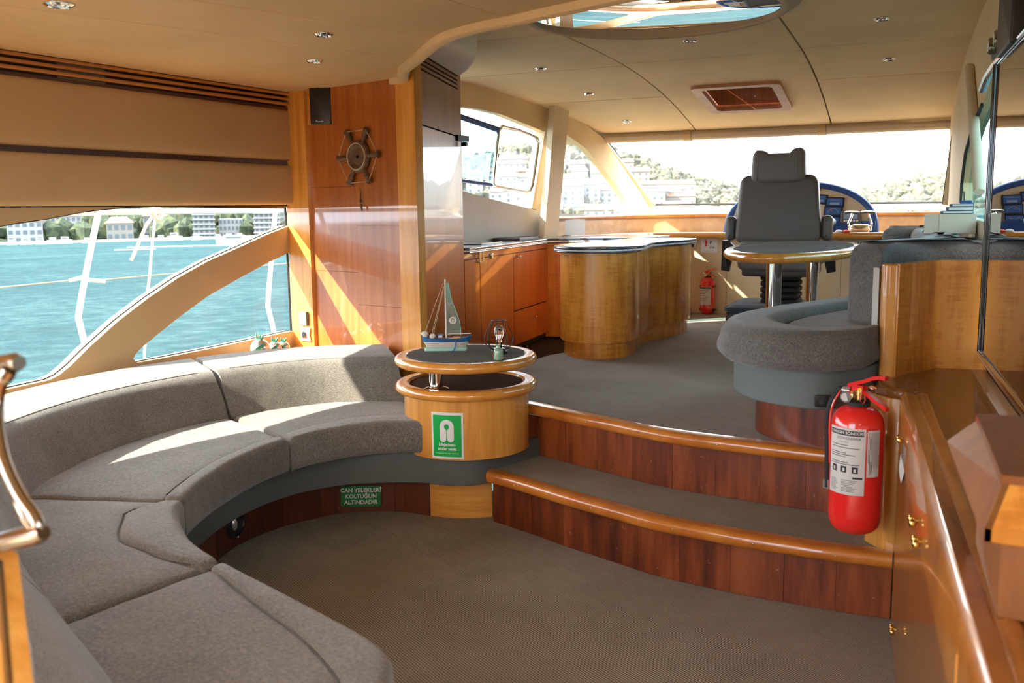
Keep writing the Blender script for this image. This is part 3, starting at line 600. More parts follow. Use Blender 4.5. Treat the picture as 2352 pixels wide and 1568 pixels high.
# ---- starboard wall
wsb = sroot('wall_starboard', 'beige starboard wall with side window')
P0, P1 = SW(3.46), Vector((-.44, 7.55, 0)); P2 = Vector((-.48, 8.2, 0))
def vwall(nm, a, b_, z0, z1, m, par, th=.05): 
    n_ = Vector(((b_-a).y, -(b_-a).x, 0)).normalized()
    return B().ext([Vector((a.x, a.y, z0)), Vector((b_.x, b_.y, z0)), Vector((b_.x, b_.y, z1)), Vector((a.x, a.y, z1))], n_*th).mk(nm, m, par, False)
vwall('wall_lining', SW(-1.4), SW(3.46), -.1, .80, 'vinyl', wsb); vwall('wall_lining', SW(-1.4), SW(3.46), 1.70, 2.14, 'liner', wsb)
vwall('wall_lining', SW(.55), SW(.8), .80, 1.70, 'liner', wsb)  # unseen opening added aft of this strip lets more skylight in
vwall('wall_lining', P0, P1, -.1, 1.20, 'beige', wsb)
def sp(x, y): return Vp(x, y, P0, P1)
# window cut-out between Y 4 and Y 6.9
B().ext([Vector((P0.x, P0.y, 1.2)), sp(2262, 470), sp(2209, 465), sp(2212, 420), sp(2222, 345), sp(2238, 290), sp(2262, 240)][0:0]+[sp(2209, 470), sp(2211, 420), sp(2220, 350), sp(2236, 295), sp(2258, 240), Vector((P0.x, P0.y, 1.83)), Vector((P0.x, P0.y, 2.14)), Vector((P1.x, P1.y, 2.14)), Vector((P1.x, P1.y, 1.17))], (.05, 0, 0)).mk('wall_lining', 'liner', wsb, False)
w5 = B().sheet([Vector((P0.x+.03, P0.y, 1.15)), Vector((P0.x+.03, P0.y, 2.0)), sp(2205, 230)+Vector((.03, 0, 0)), sp(2205, 480)+Vector((.03, 0, 0))]).mk('window_5', 'tint', None, False); struct(w5, 'narrow tinted starboard side window')
a_, b2 = sp(2238, 150), sp(2263, 440); B().tube([a_+Vector((-.02, 0, 0)), b2+Vector((-.02, 0, 0))], .021, 8, flat=.6).mk('post', 'beige', wsb)
B().tube([sp(2209, 466)-Vector((.004, 0, 0)), sp(2211, 420)-Vector((.004, 0, 0)), sp(2220, 350)-Vector((.004, 0, 0)), sp(2236, 295)-Vector((.004, 0, 0)), sp(2258, 240)-Vector((.004, 0, 0))], .008, 6).mk('rubber_seal', 'rubber', wsb)
# unseen aft pieces added to block and bounce light: port wall stub, deck, bulkhead
B().box(-3.42, -3.35, -2.0, -1.65, -.1, 1.0).mk('wall_lining', 'vinyl', pw, False)
ck = sroot('floor', 'unseen teak deck added aft to bounce sunlight into the saloon'); B().box(-3.6, 1.4, -5.5, -1.3, -.06, -.005).mk('decking', 'slat', ck, False)
wa = sroot('wall_aft', 'unseen aft bulkhead beside the cockpit door, added to darken reflections in the wood')
B().box(-.75, .75, -1.36, -1.3, 0, 1.95).mk('wall_lining', 'vinyl', wa, False); B().box(-3.4, -2.9, -1.36, -1.3, 0, 1.95).mk('wall_lining', 'vinyl', wa, False)

# ================================================================ THINGS ON THE WALLS
def TVq(l0, l1, z0, z1, off, th=.02): return B().ext([SW(l0, z0, off), SW(l1, z0, off), SW(l1, z1, off), SW(l0, z1, off)], -SN*th)
tv = thing('wall_mirror', 'large dark-framed mirror on the starboard wall reflecting the helm', 'mirror', tuple(SW(2.2, .79, .03)))
TVq(.8, 3.44, .79, 1.70, .03).mk('glass', 'tvmirror', tv, False)
B().tube([SW(.8, .785, .034), SW(3.44, .785, .034), SW(3.445, 1.705, .034), SW(.8, 1.705, .034)], .006, 8).mk('frame', 'blackgloss', tv)
B().tube([SW(.8, .77, .03), SW(3.45, .77, .03)], .006, 8).mk('trim', 'steel', tv)
# oval ceiling mirror
om = thing('ceiling_mirror', 'large round mirror set in a beige ring in the raised ceiling', 'mirror', tuple(UV(.05, 3.9, 2.1)))
oc = UV(.05, 3.90, 0)
b_ = B().slab(ell(oc.x, oc.y, .525, .525, 64), 2.072, 2.09, .003); b_.mk('glass', 'mirror', om)
rn = []; 
pr = [(.52, 2.064), (.53, 2.060), (.545, 2.062), (.575, 2.08), (.60, 2.096), (.60, 2.105), (.52, 2.105)]
V = [(oc.x+r_*math.cos(2*PI*j/72), oc.y+r_*math.sin(2*PI*j/72), z) for (r_, z) in pr for j in range(72)]
k_ = len(pr); mesh('ring', V, [(i*72+j, i*72+(j+1) % 72, ((i+1) % k_)*72+(j+1) % 72, ((i+1) % k_)*72+j) for i in range(k_) for j in range(72)], 'trimliner', om, True)
B().lathe([(.521, 2.058), (.527, 2.058), (.527, 2.068), (.521, 2.068)], (oc.x, oc.y, 0), 72).mk('rim', 'black', om).data.name = 'rim'
bpy.data.objects.remove(bpy.data.objects['rim'])
# downlights
def downlight(p, nrm, r, label, grp):
    t = thing('downlight', label, 'ceiling light', tuple(p), grp); q = Vector(nrm).to_track_quat('Z', 'Y').to_matrix().to_4x4(); q.translation = p
    b1 = B().lathe([(r*.62, .004), (r*.66, -.006), (r*.8, -.009), (r, -.004), (r*1.02, .0), (r, .004)], n=28); b1.xf(q); b1.mk('bezel', 'chrome', t)
    b2_ = B().lathe([(r*.64, .006), (r*.6, -.001), (r*.2, -.003), (.001, -.003)], n=20); b2_.xf(q); b2_.mk('lens', 'offglass', t)
for (x, y, r, lab) in ((135, 8, .042, 'chrome downlight at the upper left edge of the low ceiling'), (744, 77, .034, 'chrome downlight in the low ceiling, the upper of two near the speaker'), (722, 138, .034, 'chrome downlight in the low ceiling just above the speaker')):
    downlight(Zp(x, y, ZA-.012), (0, 0, 1), r, lab, 'downlights in the low ceiling')
for (u, v, lab) in ((-.983, 5.25, 'chrome downlight in the raised ceiling nearest the tall cabinet'), (-.985, 6.157, 'middle chrome downlight of the port row on the raised ceiling'), (-.965, 7.03, 'chrome downlight of the port row nearest the windscreen'), (.018, 4.75, 'chrome downlight in front of the round ceiling mirror'), (.922, 4.59, 'chrome downlight on the starboard side of the ceiling, the aft one'), (.928, 5.72, 'chrome downlight on the starboard side of the ceiling, level with the hatch')):
    sl = 0 if v < 5 else -2*.0417*(v-5); nv = Vector((0, -sl, 1)); downlight(UV(u, v, zc(v)-.001), nv, .036, lab, 'downlights in the raised ceiling')
# roof hatch
ht = thing('roof_hatch', 'rectangular wood-framed ceiling hatch with a dark recess', 'hatch', tuple(UV(0, 6.5, zc(6.5))))
def hpnt(u, v, dz): return UV(u, v, zc(v)+dz)
rr_o = rrect(-.285, .285, 6.12, 6.87, .05); rr_i = rrect(-.225, .225, 6.185, 6.81, .045); N_ = len(rr_o)
V = [hpnt(u, v, -.022) for u, v in rr_o]+[hpnt(u, v, -.022) for u, v in rr_i]+[hpnt(u, v, .0) for u, v in rr_o]+[hpnt(u, v, .02) for u, v in rr_i]
Fc = [(i, (i+1) % N_, N_+(i+1) % N_, N_+i) for i in range(N_)]+[(i, (i+1) % N_, 2*N_+(i+1) % N_, 2*N_+i) for i in range(N_)]+[(N_+i, N_+(i+1) % N_, 3*N_+(i+1) % N_, 3*N_+i) for i in range(N_)]
mesh('frame', V, Fc, 'hatchwood', ht, False)
V = [hpnt(u, v, -.004) for u, v in rr_i]+[hpnt(u, v, .17) for u, v in rr_i]
mesh('recess', V, [(i, (i+1) % N_, N_+(i+1) % N_, N_+i) for i in range(N_)], 'cab', ht, False)
mesh('lid', [hpnt(u, v, .171) for u, v in rr_i], [tuple(range(N_))], 'offglass', ht, False)
B().tube([hpnt(-.2, 6.24, .05), hpnt(.2, 6.24, .05)], .012, 8).mk('bar', 'steel', ht); B().tube([hpnt(-.2, 6.30, .08), hpnt(.2, 6.30, .08)], .012, 8).mk('bar', 'steel', ht)
for u in (-.11, .15): p = hpnt(u, 6.25, .045); B().box(p.x-.022, p.x+.022, p.y-.03, p.y+.05, p.z-.022, p.z+.03).mk('latch', 'black', ht)
B().ball(hpnt(.03, 6.80, .07), .007, 8).mk('screw', 'chrome', ht)
# bookshelf loudspeaker in the corner
spk = thing('loudspeaker', 'small wood-sided loudspeaker with black grille on the port wall', 'speaker', (-3.22, 3.74, 1.68))
q = frame((-3.20, 3.745, 1.775), (.97, .25, 0), (0, 0, 1)); q = frame(Xp(735, 242, -3.06), (.93, .30, 0), (0, 0, 1))
b_ = B().slab(rrect(-.069, .069, -.094, .094, .004), -.12, 0, .003); b_.xf(q).mk('cabinet', 'slat', spk)
b_ = B().slab(rrect(-.050, .060, -.094, .094, .006), 0, .012, .006); b_.xf(q).mk('grille', 'black', spk)
text('badge', 'Pioneer', .013, 'white', spk, q @ Matrix.Translation((.0, -.078, .0125)))
# ship's wheel wall ornament
wc = Vp(829, 360, PA, PB)+pn*.006; q = frame(wc, pd, (0, 0, 1)) @ Matrix.Scale(1.26, 4)
wh = thing('ship_wheel', "dark wooden ship's wheel wall ornament with rope ring", 'wall ornament', tuple(wc))
b_ = B().lathe([(.001, 0), (.058, 0), (.062, .008), (.058, .018), (.045, .022), (.038, .016), (.034, .012), (.001, .012)][::1], n=32); b_.xf(q).mk('hub', 'wheelwood', wh)
b_ = B().lathe([(.001, .011), (.006, .011), (.006, .016), (.001, .016)], n=10); b_.xf(q).mk('axle_hole', 'black', wh)
sp8 = []
for i in range(6):
    a = math.radians(60*i+2); d = Vector((math.cos(a), math.sin(a), 0)); 
    b_ = B().tube([d*.05+Vector((0, 0, .01)), d*.07+Vector((0, 0, .01)), d*.085+Vector((0, 0, .01)), d*.10+Vector((0, 0, .01)), d*.112+Vector((0, 0, .01)), d*.118+Vector((0, 0, .01))], [.009, .007, .012, .009, .014, .009], 10); b_.xf(q).mk('spoke', 'wheelwood', wh); sp8.append(d*.112+Vector((0, 0, .014)))
b_ = B().tube(sp8, .0016, 6, closed=True); b_.xf(q).mk('rope', 'twine', wh)
b_ = B().tube([Vector((.05*math.cos(t/24*2*PI), .05*math.sin(t/24*2*PI), .021)) for t in range(24)], .0022, 6, closed=True); b_.xf(q).mk('rope_ring', 'twine', wh)
b_ = B().tube([(.006, -.118, .012), (.008, -.14, .01), (.007, -.165, .01)], .0022, 6).ball((.007, -.168, .012), .007, 8).ball((.010, -.182, .012), .005, 8).tube([(.009, -.18, .01), (.012, -.205, .01)], [.005, .003], 6); b_.xf(q).mk('tassel', 'wheelwood', wh)
# thermostat and socket on the corner panel
q = frame(Vp(708, 730, PA, PB)+pn*.022, pd, (0, 0, 1)); th_ = thing('thermostat', 'small grey thermostat with screen on the honey wood corner panel', 'thermostat', tuple(q.translation))
B().slab(rrect(-.031, .031, -.037, .037, .004), 0, .016, .003).xf(q).mk('body', 'valance', th_); card('screen', rrect(-.024, .024, -.014, .030, .002), 'offglass', th_, q @ Matrix.Translation((0, 0, .0162)))
for i, (x, y) in enumerate(((-.022, -.026), (-.012, -.028), (-.003, -.024), (.007, -.024), (.003, -.031), (.014, -.028))): B().lathe([(.003, 0), (.003, .002), (.001, .003)], (x, y, .016), 8).xf(q).mk('button', 'white', th_)
q = frame(Vp(711, 766, PA, PB)+pn*.022, pd, (0, 0, 1)); so_ = thing('wall_socket', 'white-framed wall socket just above the sofa back', 'socket', tuple(q.translation))
fo = [(-.037+.004*math.cos(y*80), y) for y in lin(-.036, .036, 8)]+[(.037-.004*math.cos(y*80), y) for y in lin(.036, -.036, 8)]
B().slab(fo, 0, .010, .003).xf(q).mk('frame', 'white', so_); B().slab(rrect(-.021, .021, -.021, .021, .003), .008, .012, .001).xf(q).mk('insert', 'steel', so_); B().lathe([(.014, 0), (.014, .003), (.001, .003)], (-.003, 0, .0115), 16).xf(q).mk('knob', 'black', so_)
print('part3')

# ================================================================ THE CURVED SOFA
FR = cr([(-2.00, 3.10, 0), (-2.24, 2.94, 0), (-2.355, 2.63, 0), (-2.30, 2.28, 0), (-2.14, 1.92, 0), (-1.93, 1.73, 0), (-1.69, 1.61, 0), (-1.32, 1.50, 0), (-1.03, 1.40, 0), (-.93, 1.25, 0)], 12)     # front edge of the seats
BK = cr([(-2.37, 3.42, 0), (-2.66, 3.22, 0), (-2.85, 2.84, 0), (-2.86, 2.30, 0), (-2.62, 1.74, 0), (-2.20, 1.43, 0), (-1.75, 1.22, 0), (-1.38, 1.06, 0), (-1.12, .90, 0), (-.97, .80, 0)], 12)    # foot of the backrest
def at(c_, t): t = min(max(t*12, 0), len(c_)-1.0001); i = int(t); return c_[i].lerp(c_[i+1], t-i)
sofa = thing('curved_sofa', 'large curved grey fabric sofa along the port side on a dark plank plinth', 'sofa', (-2.3, 2.3, 0))
def ribbon(t0, t1, f0, f1, n_=14, fin=0, bin_=0):
    """outline between fractions f0,f1 of the way front->back"""
    a = [at(FR, t0+(t1-t0)*i/n_).lerp(at(BK, t0+(t1-t0)*i/n_), f0) for i in range(n_+1)]; b_ = [at(FR, t0+(t1-t0)*i/n_).lerp(at(BK, t0+(t1-t0)*i/n_), f1) for i in range(n_+1)]
    return rcorner2(a, b_)
def rcorner2(a, b_, r=.03):
    P = [(p.x, p.y) for p in a]+[(p.x, p.y) for p in reversed(b_)]; idx = {0, len(a)-1, len(a), len(P)-1}; o = []
    for i, p in enumerate(P):
        if i in idx:
            p = Vector(p); u = Vector(P[i-1])-p; w = Vector(P[(i+1) % len(P)])-p; r1 = min(r, u.length*.5, w.length*.5); u = u.normalized()*r1; w = w.normalized()*r1
            for k_ in range(5): t = k_/4; q = (p+u)*(1-t)**2+p*2*t*(1-t)+(p+w)*t*t; o.append((q.x, q.y))
        else: o.append(p)
    return o
GZ = .012
segs = [(0.0, 2.0-GZ), (2.0+GZ, 4.0-GZ), (4.0+GZ, 6.05-GZ), (6.05+GZ, 8.9)]
bolst = [[(0, .30), (.5, .34), (1, .30), (1.5, .22), (2, .16)], [(2, .16), (3, .15), (4, .14)], [(4, .1), (4.4, .34), (5, .42), (5.5, .30), (6.05, .14)], [(6.05, .10), (7, .20), (8, .26), (8.9, .34)]]
for (t0, t1), bl in zip(segs, bolst):
    ts = [t0+(t1-t0)*i/16 for i in range(17)]
    def bw(t):
        for (a, w0), (c_, w1) in zip(bl, bl[1:]):
            if t <= c_+1e-6: s_ = (t-a)/(c_-a); s_ = s_*s_*(3-2*s_); return w0+(w1-w0)*s_
        return bl[-1][1]
    fa = [at(FR, t) for t in ts]; mid = [at(FR, t).lerp(at(BK, t), bw(t)) for t in ts]; bb = [at(FR, t).lerp(at(BK, t), 1.12) for t in ts]
    mid2 = [at(FR, t).lerp(at(BK, t), bw(t)-.03) for t in ts]
    o = padded(mid2, bb, .30, .418, .02, .010, 'seat_cushion', 'sofa', sofa, wob=.0018)
    padded(fa, mid, .300, .428, .024, .006, 'front_bolster', 'sofa', o, wob=.001)
    B().tube([Vector((p.x, p.y, .4215)) for p in mid[1:-1]], .0022, 6).mk('seam', 'seam', o)
    B().tube([Vector((p.x, p.y, .4235)) for p in [at(FR, t).lerp(at(BK, t), .02/max(.3, (at(FR, t)-at(BK, t)).length)) for t in ts][1:-1]], .0026, 6).mk('piping', 'sofa_b', o)
# back cushions
def backcush(t0, t1, z1=.604, th=.27, lean=.165):
    ts = [t0+(t1-t0)*i/16 for i in range(17)]; V = []; Fc = []; prof = [(.03, .40), (0, .42), (0, .47), (0, .52), (.004, z1-.028), (.022, z1-.004), (.05, z1+.004), (th-.10, z1+.018), (th-.03, z1+.026), (th, z1+.008), (th+.01, .5), (th+.02, .40)]
    for k_, t in enumerate(ts):
        f, b_ = at(FR, t), at(BK, t); d = (b_-f).normalized()
        e = {0: (.022, .02), 16: (.022, .02)}.get(k_, (0, 0))
        for (u, z) in prof:
            uu = min(max(u+lean*(z-.42)/.24, e[0]), th+lean-e[0]); zz = z-(e[1] if z > z1-.03 else -e[1]*(z < .45)); w = b_+d*uu; V.append((w.x, w.y, zz))
    # squeeze the two end rings inwards a little for soft ends
    n_ = len(prof)
    ring0 = [Vector(V[i]) for i in range(n_)]; ringN = [Vector(V[16*n_+i]) for i in range(n_)]
    for i in range(16):
        for j in range(n_): Fc.append((i*n_+j, i*n_+(j+1) % n_, (i+1)*n_+(j+1) % n_, (i+1)*n_+j))
    # insert near-end full-size rings by moving ring 1 and 15 close to the ends
    for (a, e_) in ((1, 0), (15, 16)):
        t = ts[e_]*.93+ts[a]*.07 if e_ == 0 else ts[e_]*.93+ts[a]*.07
        f, b_ = at(FR, t), at(BK, t); d = (b_-f).normalized()
        for j, (u, z) in enumerate(prof): w = b_+d*(u+lean*(z-.42)/.24); V[a*n_+j] = (w.x, w.y, z)
    Fc += [tuple(range(n_)), tuple(range(16*n_, 17*n_))]
    o = mesh('back_cushion', V, Fc, 'sofa', sofa, True)
    B().tube([(at(BK, t)+((at(BK, t)-at(FR, t)).normalized())*(.026+lean*(z1-.42)/.24)).xy.to_3d()+Vector((0, 0, z1-.003)) for t in ts[1:-1]], .003, 6).mk('piping', 'sofa_b', o)
backcush(0.0, 2.0); backcush(2.03, 4.08); backcush(4.11, 5.7); backcush(5.74, 8.7)
# valance, plinth, planks
VF = [at(FR, t) for t in lin(.0, 8.8, 60)]
def outset(c_, d):
    o = []
    for i, p in enumerate(c_):
        t = (c_[min(i+1, len(c_)-1)]-c_[max(i-1, 0)]).normalized(); o.append(Vector((p.x+t.y*d, p.y-t.x*d, 0)))
    return o
drum_c = Zp(1070, 822, .655); DR = .262
drum_c = Vector((drum_c.x, drum_c.y, 0))
kickc = cr([(-1.85, 3.275, 0), (-1.97, 3.20, 0), (-2.10, 3.175, 0), (-2.27, 3.155, 0), (-2.43, 3.06, 0), (-2.50, 2.95, 0), (-2.56, 2.80, 0), (-2.575, 2.6, 0), (-2.53, 2.42, 0), (-2.40, 2.15, 0), (-2.2, 1.9, 0), (-1.9, 1.7, 0), (-1.5, 1.55, 0), (-1.1, 1.42, 0)], 6)
valc = [Vector(q+(0,)) for q in [(-1.745, 3.52), (-1.775, 3.40), (-1.80, 3.31), (-1.83, 3.22), (-1.88, 3.15), (-1.97, 3.11), (-2.08, 3.10)]]+cr([(-2.2, 3.045, 0), (-2.36, 2.92, 0), (-2.455, 2.70, 0), (-2.44, 2.42, 0), (-2.34, 2.15, 0), (-2.15, 1.90, 0), (-1.9, 1.72, 0), (-1.6, 1.6, 0), (-1.2, 1.48, 0)], 6)
valc = cr(valc[:7], 4)[:-1]+valc[6:]
def vband(c_, th, z0, z1, m, nm, par, sgn=1):
    i_ = outset(c_, -th*sgn) if True else c_
    return B().slab([(p.x, p.y) for p in c_]+[(p.x, p.y) for p in reversed(i_)], z0, z1, .003, n=1).mk(nm, m, par, True)
vband(valc, .02, .165, .297, 'valance', 'valance', sofa, -1)
kl = outset(kickc, 0)
fk = [at_px(kickc, p) for p in (1113, 990)]
cuts = [990, 908, 822, 738, 652, 572, 500]
cs = [at_px(kickc, p) for p in cuts]
def kplank(a, b_, m, nm, z1=.17, out=0):
    s_ = seg(kickc, a, b_, 4); i_ = [Vector((p.x-.018, p.y+.008, 0)) for p in s_]; s_ = outset(s_, 0)
    B().slab([(p.x, p.y) for p in s_]+[(p.x, p.y) for p in reversed(i_)], 0, z1, .0015, n=1).mk(nm, m, sofa, False)
for i in range(len(cs)-1): kplank(cs[i]+.03, cs[i+1]-.03, 'kick', 'plank')
c0 = at_px(kickc, 990); kplank(0, c0-.03, 'honey_h', 'plinth_block')
kplank(cs[-1]+.03, len(kickc)-1.01, 'kick', 'plinth')
B().slab([(-1.95, 3.35), (-2.1, 3.26), (-2.4, 3.15), (-2.62, 2.85), (-2.66, 2.6), (-2.5, 2.15), (-2.1, 1.8), (-1.5, 1.45), (-1.15, 1.3), (-1.3, .95), (-2.2, 1.2), (-3.0, 1.7), (-3.2, 2.6), (-3.1, 3.5), (-2.5, 3.6), (-2.1, 3.5)], .0, .30, .01).mk('carcass', 'black', sofa, False)
# round vent/speaker in the plinth
q0 = kickc[int(at_px(kickc, 535))]; tq = (kickc[int(at_px(kickc, 535))+1]-kickc[int(at_px(kickc, 535))-1]).normalized(); nq = Vector((tq.y, -tq.x, 0)); nq = nq if nq.x > 0 else -nq
q = frame(Vector((q0.x, q0.y, .095))+nq*.001, (-nq.y, nq.x, 0), (0, 0, 1))
pl = thing('plinth_vent', 'round black hose outlet with clear centre in the sofa plinth', 'vent', tuple(q.translation))
B().lathe([(.062, 0), (.062, .006), (.048, .012), (.044, .004), (.001, .004)], n=32).xf(q).mk('flange', 'black', pl); B().ball((-.012, 0, .004), .028, 16, (.6, 1, .4)).xf(q).mk('lens', 'silver', pl)
for a in (30, 150, 270, 75): B().lathe([(.004, 0), (.004, .003), (.001, .004)], (.054*math.cos(math.radians(a)), .054*math.sin(math.radians(a)), .008), 8).xf(q).mk('screw', 'white', pl)
# green notice on the plinth
kk = at_px(kickc, 828); q0 = kickc[int(kk)].lerp(kickc[int(kk)+1], kk-int(kk)); tq = (kickc[int(kk)]-kickc[int(kk)+2]).normalized()
sA = Vp(782, 1155, q0, q0+tq); sB = Vp(874, 1153, q0, q0+tq); q = frame(Vector(((sA.x+sB.x)/2, (sA.y+sB.y)/2, .076))+Vector((.016, -.016, 0)), sB-sA, (0, 0, 1)); hw_ = (sB-sA).xy.length/2
cn_ = thing('green_notice', 'small dark green notice with Turkish text on the sofa plinth', 'sign', tuple(q.translation))
card('plate', rrect(-hw_, hw_, -.044, .044, .002), 'green2', cn_, q, .002)
for i, s_ in enumerate(('CAN YELEKLERİ', 'KOLTUĞUN', 'ALTINDADIR')): text('lettering', s_, .024, 'paper', cn_, q @ Matrix.Translation((0, .026-.026*i, .0022)), bold=.0006)

# ---- two-tier round side table at the sofa's end
tb = thing('side_table', 'round two-tier wooden side table on a drum at the end of the sofa', 'side table', (drum_c.x, drum_c.y, .29))
def ringtop(z, R, m_='tablewood', rim=.038):
    pr = []
    for i in range(13):
        a = -PI/2+PI*i/12; pr.append((R-rim*.55+rim*.55*math.cos(a)*1.0, z+.0-.021+.021*math.sin(a)))
    return pr
T2, T1 = .676, .566
pc = drum_c; R2 = .298
B().lathe([(.001, T1-.042)]+ringtop(T1, R2+.0)+[(R2-.05, T1-.002), (R2-.056, T1-.014), (.001, T1-.014)], pc, 64).mk('lower_top', 'rim', tb)
B().lathe([(.001, T1-.0145), (R2-.058, T1-.0145), (R2-.06, T1-.011), (.001, T1-.011)], pc, 48).mk('lower_inlay', 'mat_brown', tb)
B().lathe([(DR, .285), (DR, T1-.04), (DR-.01, T1-.035), (.001, T1-.035)], pc, 64).mk('drum', 'honey', tb)
B().lathe([(.001, T2-.042)]+ringtop(T2, R2)+[(R2-.045, T2-.001), (R2-.048, T2-.004), (.001, T2-.004)], pc, 64).mk('upper_top', 'rim', tb)
B().lathe([(.001, T2-.0045), (R2-.049, T2-.0045), (R2-.052, T2), (.001, T2)], pc, 48).mk('mat_inlay', 'mat', tb)
ps = Zp(1002, 893, T1-.01); 
B().lathe([(.052, 0), (.052, .004), (.040, .010), (.0275, .012), (.0275, T2-T1-.03), (.001, T2-T1-.03)], (ps.x, ps.y, T1-.012), 32).mk('chrome_post', 'chrome', tb)
# lifejacket sign wrapped on the drum
cdir = (Zp(1027, 988, .40)-pc).xy; ang0 = math.atan2(cdir.y, cdir.x)
gA = None
def on_drum(v): # x along the drum, y up
    R_ = DR+.0015+v.z; s_ = v.x/(DR); a = sgang+s_; return Vector((pc.x+R_*math.cos(a), pc.y+R_*math.sin(a), sgz+v.y))
# angle whose image x is the sign's centre
best = None
for i in range(720):
    a = 2*PI*i/720; p = Vector((pc.x+DR*math.cos(a), pc.y+DR*math.sin(a), .40)); d = p-O; x = CX+F*d.dot(rt)/d.dot(fw)
    if (p-O).xy.dot((p-pc).xy) < 0 and (best is None or abs(x-1026) < best[0]): best = (abs(x-1026), a)
sgang = best[1]; sgz = .385
sg = thing('lifejacket_sign', 'green and white lifejacket sign stuck on the round table drum', 'sign', tuple(on_drum(Vector((0, -.09, 0)))))
def curvy(poly, z, n_=10):
    return [Vector((p[0], p[1], z)) for p in poly]
def strips(nm, x0, x1, y0, y1, m, z):
    V = []; Fc = []; n_ = 12
    for i in range(n_+1):
        x = x0+(x1-x0)*i/n_
        for y in (y0, y1): V.append(on_drum(Vector((x, y, z))))
    Fc = [(2*i, 2*i+2, 2*i+3, 2*i+1) for i in range(n_)]; return mesh(nm, V, Fc, m, sg)
strips('border', -.0665, .0665, -.0935, .0935, 'paper', .0004); strips('field', -.0585, .0585, -.0855, .0825, 'green', .0012)
I4 = Matrix.Identity(4)
jk = [(-.003, -.0185+.0), ]
def arc(cx_, cy_, r, a0, a1, n_=12): return [(cx_+r*math.cos(math.radians(a0+(a1-a0)*i/n_)), cy_+r*math.sin(math.radians(a0+(a1-a0)*i/n_))) for i in range(n_+1)]
half = arc(0, .036, .029, 90, 0)+arc(.0155, -.012, .0135, 0, -180, 10)+[(.0012, .020), (.0012, .022)]+arc(0, .036, .0105, -50, 90, 10)
for s_ in (1, -1):
    poly = [(p[0]*s_, p[1]) for p in half]; V = [on_drum(Vector((p[0], p[1], .0022))) for p in poly]; mesh('pictogram', V, [tuple(range(len(V)))], 'paper', sg)
text('lettering', 'Lifejackets', .0165, 'paper', sg, I4, bold=.0005, warp=lambda v: on_drum(Vector((v.x, v.y-.036, .0022))))
text('lettering', 'under seats', .0165, 'paper', sg, I4, bold=.0005, warp=lambda v: on_drum(Vector((v.x, v.y-.053, .0022))))
text('lettering', 'Canyelekleri koltuğun altındadır', .0075, 'paper', sg, I4, warp=lambda v: on_drum(Vector((v.x, v.y-.071, .0022))))
# ---- model sailing boat
bp = Zp(1026, 805, T2); bx = rt.xy.normalized().to_3d(); ba = math.atan2(bx.y, bx.x)
q = Matrix.Translation(bp) @ Matrix.Rotation(ba, 4, 'Z')
mb = thing('model_sailboat', 'painted wooden model sailing boat with net sail on the upper tabletop', 'ornament', tuple(bp))
B().slab(rrect(-.093, .086, -.022, .022, .01), 0, .016, .004).xf(q).mk('stand', 'mint', mb)
def hull(z0, z1, x0a, x1a, x0b, x1b, w0, w1, m, nm, sheer=0):
    V = []; nx = 20; L = 5
    for k_ in range(L+1):
        s_ = k_/L; xa = x0a+(x0b-x0a)*s_; xb = x1a+(x1b-x1a)*s_
        w = w0+(w1-w0)*s_**.7; ring = []
        for i in range(nx+1):
            u = i/nx; x = xa+(xb-xa)*u; yy = w*(1-abs(2*u-1)**3.2)**.6; zz = z0+(z1-z0)*s_+sheer*s_*abs(2*u-1)**2.5; ring.append((x, -yy, zz))
        for i in range(nx-1, 0, -1):
            u = i/nx; x = xa+(xb-xa)*u; yy = w*(1-abs(2*u-1)**3.2)**.6; zz = z0+(z1-z0)*s_+sheer*s_*abs(2*u-1)**2.5; ring.append((x, yy, zz))
        V += ring
    n_ = 2*nx; Fc = [(k_*n_+j, k_*n_+(j+1) % n_, (k_+1)*n_+(j+1) % n_, (k_+1)*n_+j) for k_ in range(L) for j in range(n_)]+[tuple(range(n_)), tuple(range(L*n_, (L+1)*n_))]
    b_ = B().add(V, Fc); b_.xf(q); return b_.mk(nm, m, mb)
hull(.014, .042, -.083, .078, -.099, .100, .018, .030, 'boatwhite', 'hull', .0)
hull(.040, .050, -.099, .100, -.107, .109, .030, .033, 'boatblue', 'gunwale', .016)
B().slab(rrect(-.08, .08, -.026, .026, .02), .045, .0525, .002).xf(q).mk('deck', 'boatwhite', mb)
for i in range(3): B().tube([(-.088-.004*i*1.4, -.026+.0, .020+.008*i), (-.05, -.0285, .020+.008*i), (.05, -.0285, .020+.008*i), (.085+.004*i*1.4, -.022, .020+.008*i)], .0009, 5).xf(q).mk('strake', 'twine', mb)
B().cyl((0, 0, .05), (0, 0, .305), .0042, 10, .0036).xf(q).mk('mast', 'boatwhite', mb); B().tube([(.005, 0, .072), (.104, 0, .073)], .0022, 8).xf(q).mk('boom', 'rope', mb)
B().box(-.034, -.017, -.009, .009, .052, .067).xf(q).mk('wheelhouse', 'boatwhite', mb); B().box(-.038, -.012, -.011, .011, .067, .0715).xf(q).mk('wheelhouse_roof', 'boatblue', mb)
B().box(.028, .060, -.010, .010, .052, .060).xf(q).mk('crate', 'stick', mb)
B().ball((-.092, 0, .074), .0155, 12, (1, .8, .7)).ball((-.090, -.004, .066), .011, 10).xf(q).mk('shell', 'rope', mb); B().ball((-.058, -.006, .064), .014, 12, (1, .8, .8)).ball((-.06, -.008, .056), .010, 10).xf(q).mk('shell', 'rope', mb)
for a, c_ in (((-.008, 0, .29), (-.09, 0, .08)), ((-.006, 0, .275), (-.062, 0, .07)), ((-.005, 0, .272), (-.055, 0, .07))): B().tube([a, c_], .0011, 5).xf(q).mk('rigging', 'twine', mb)
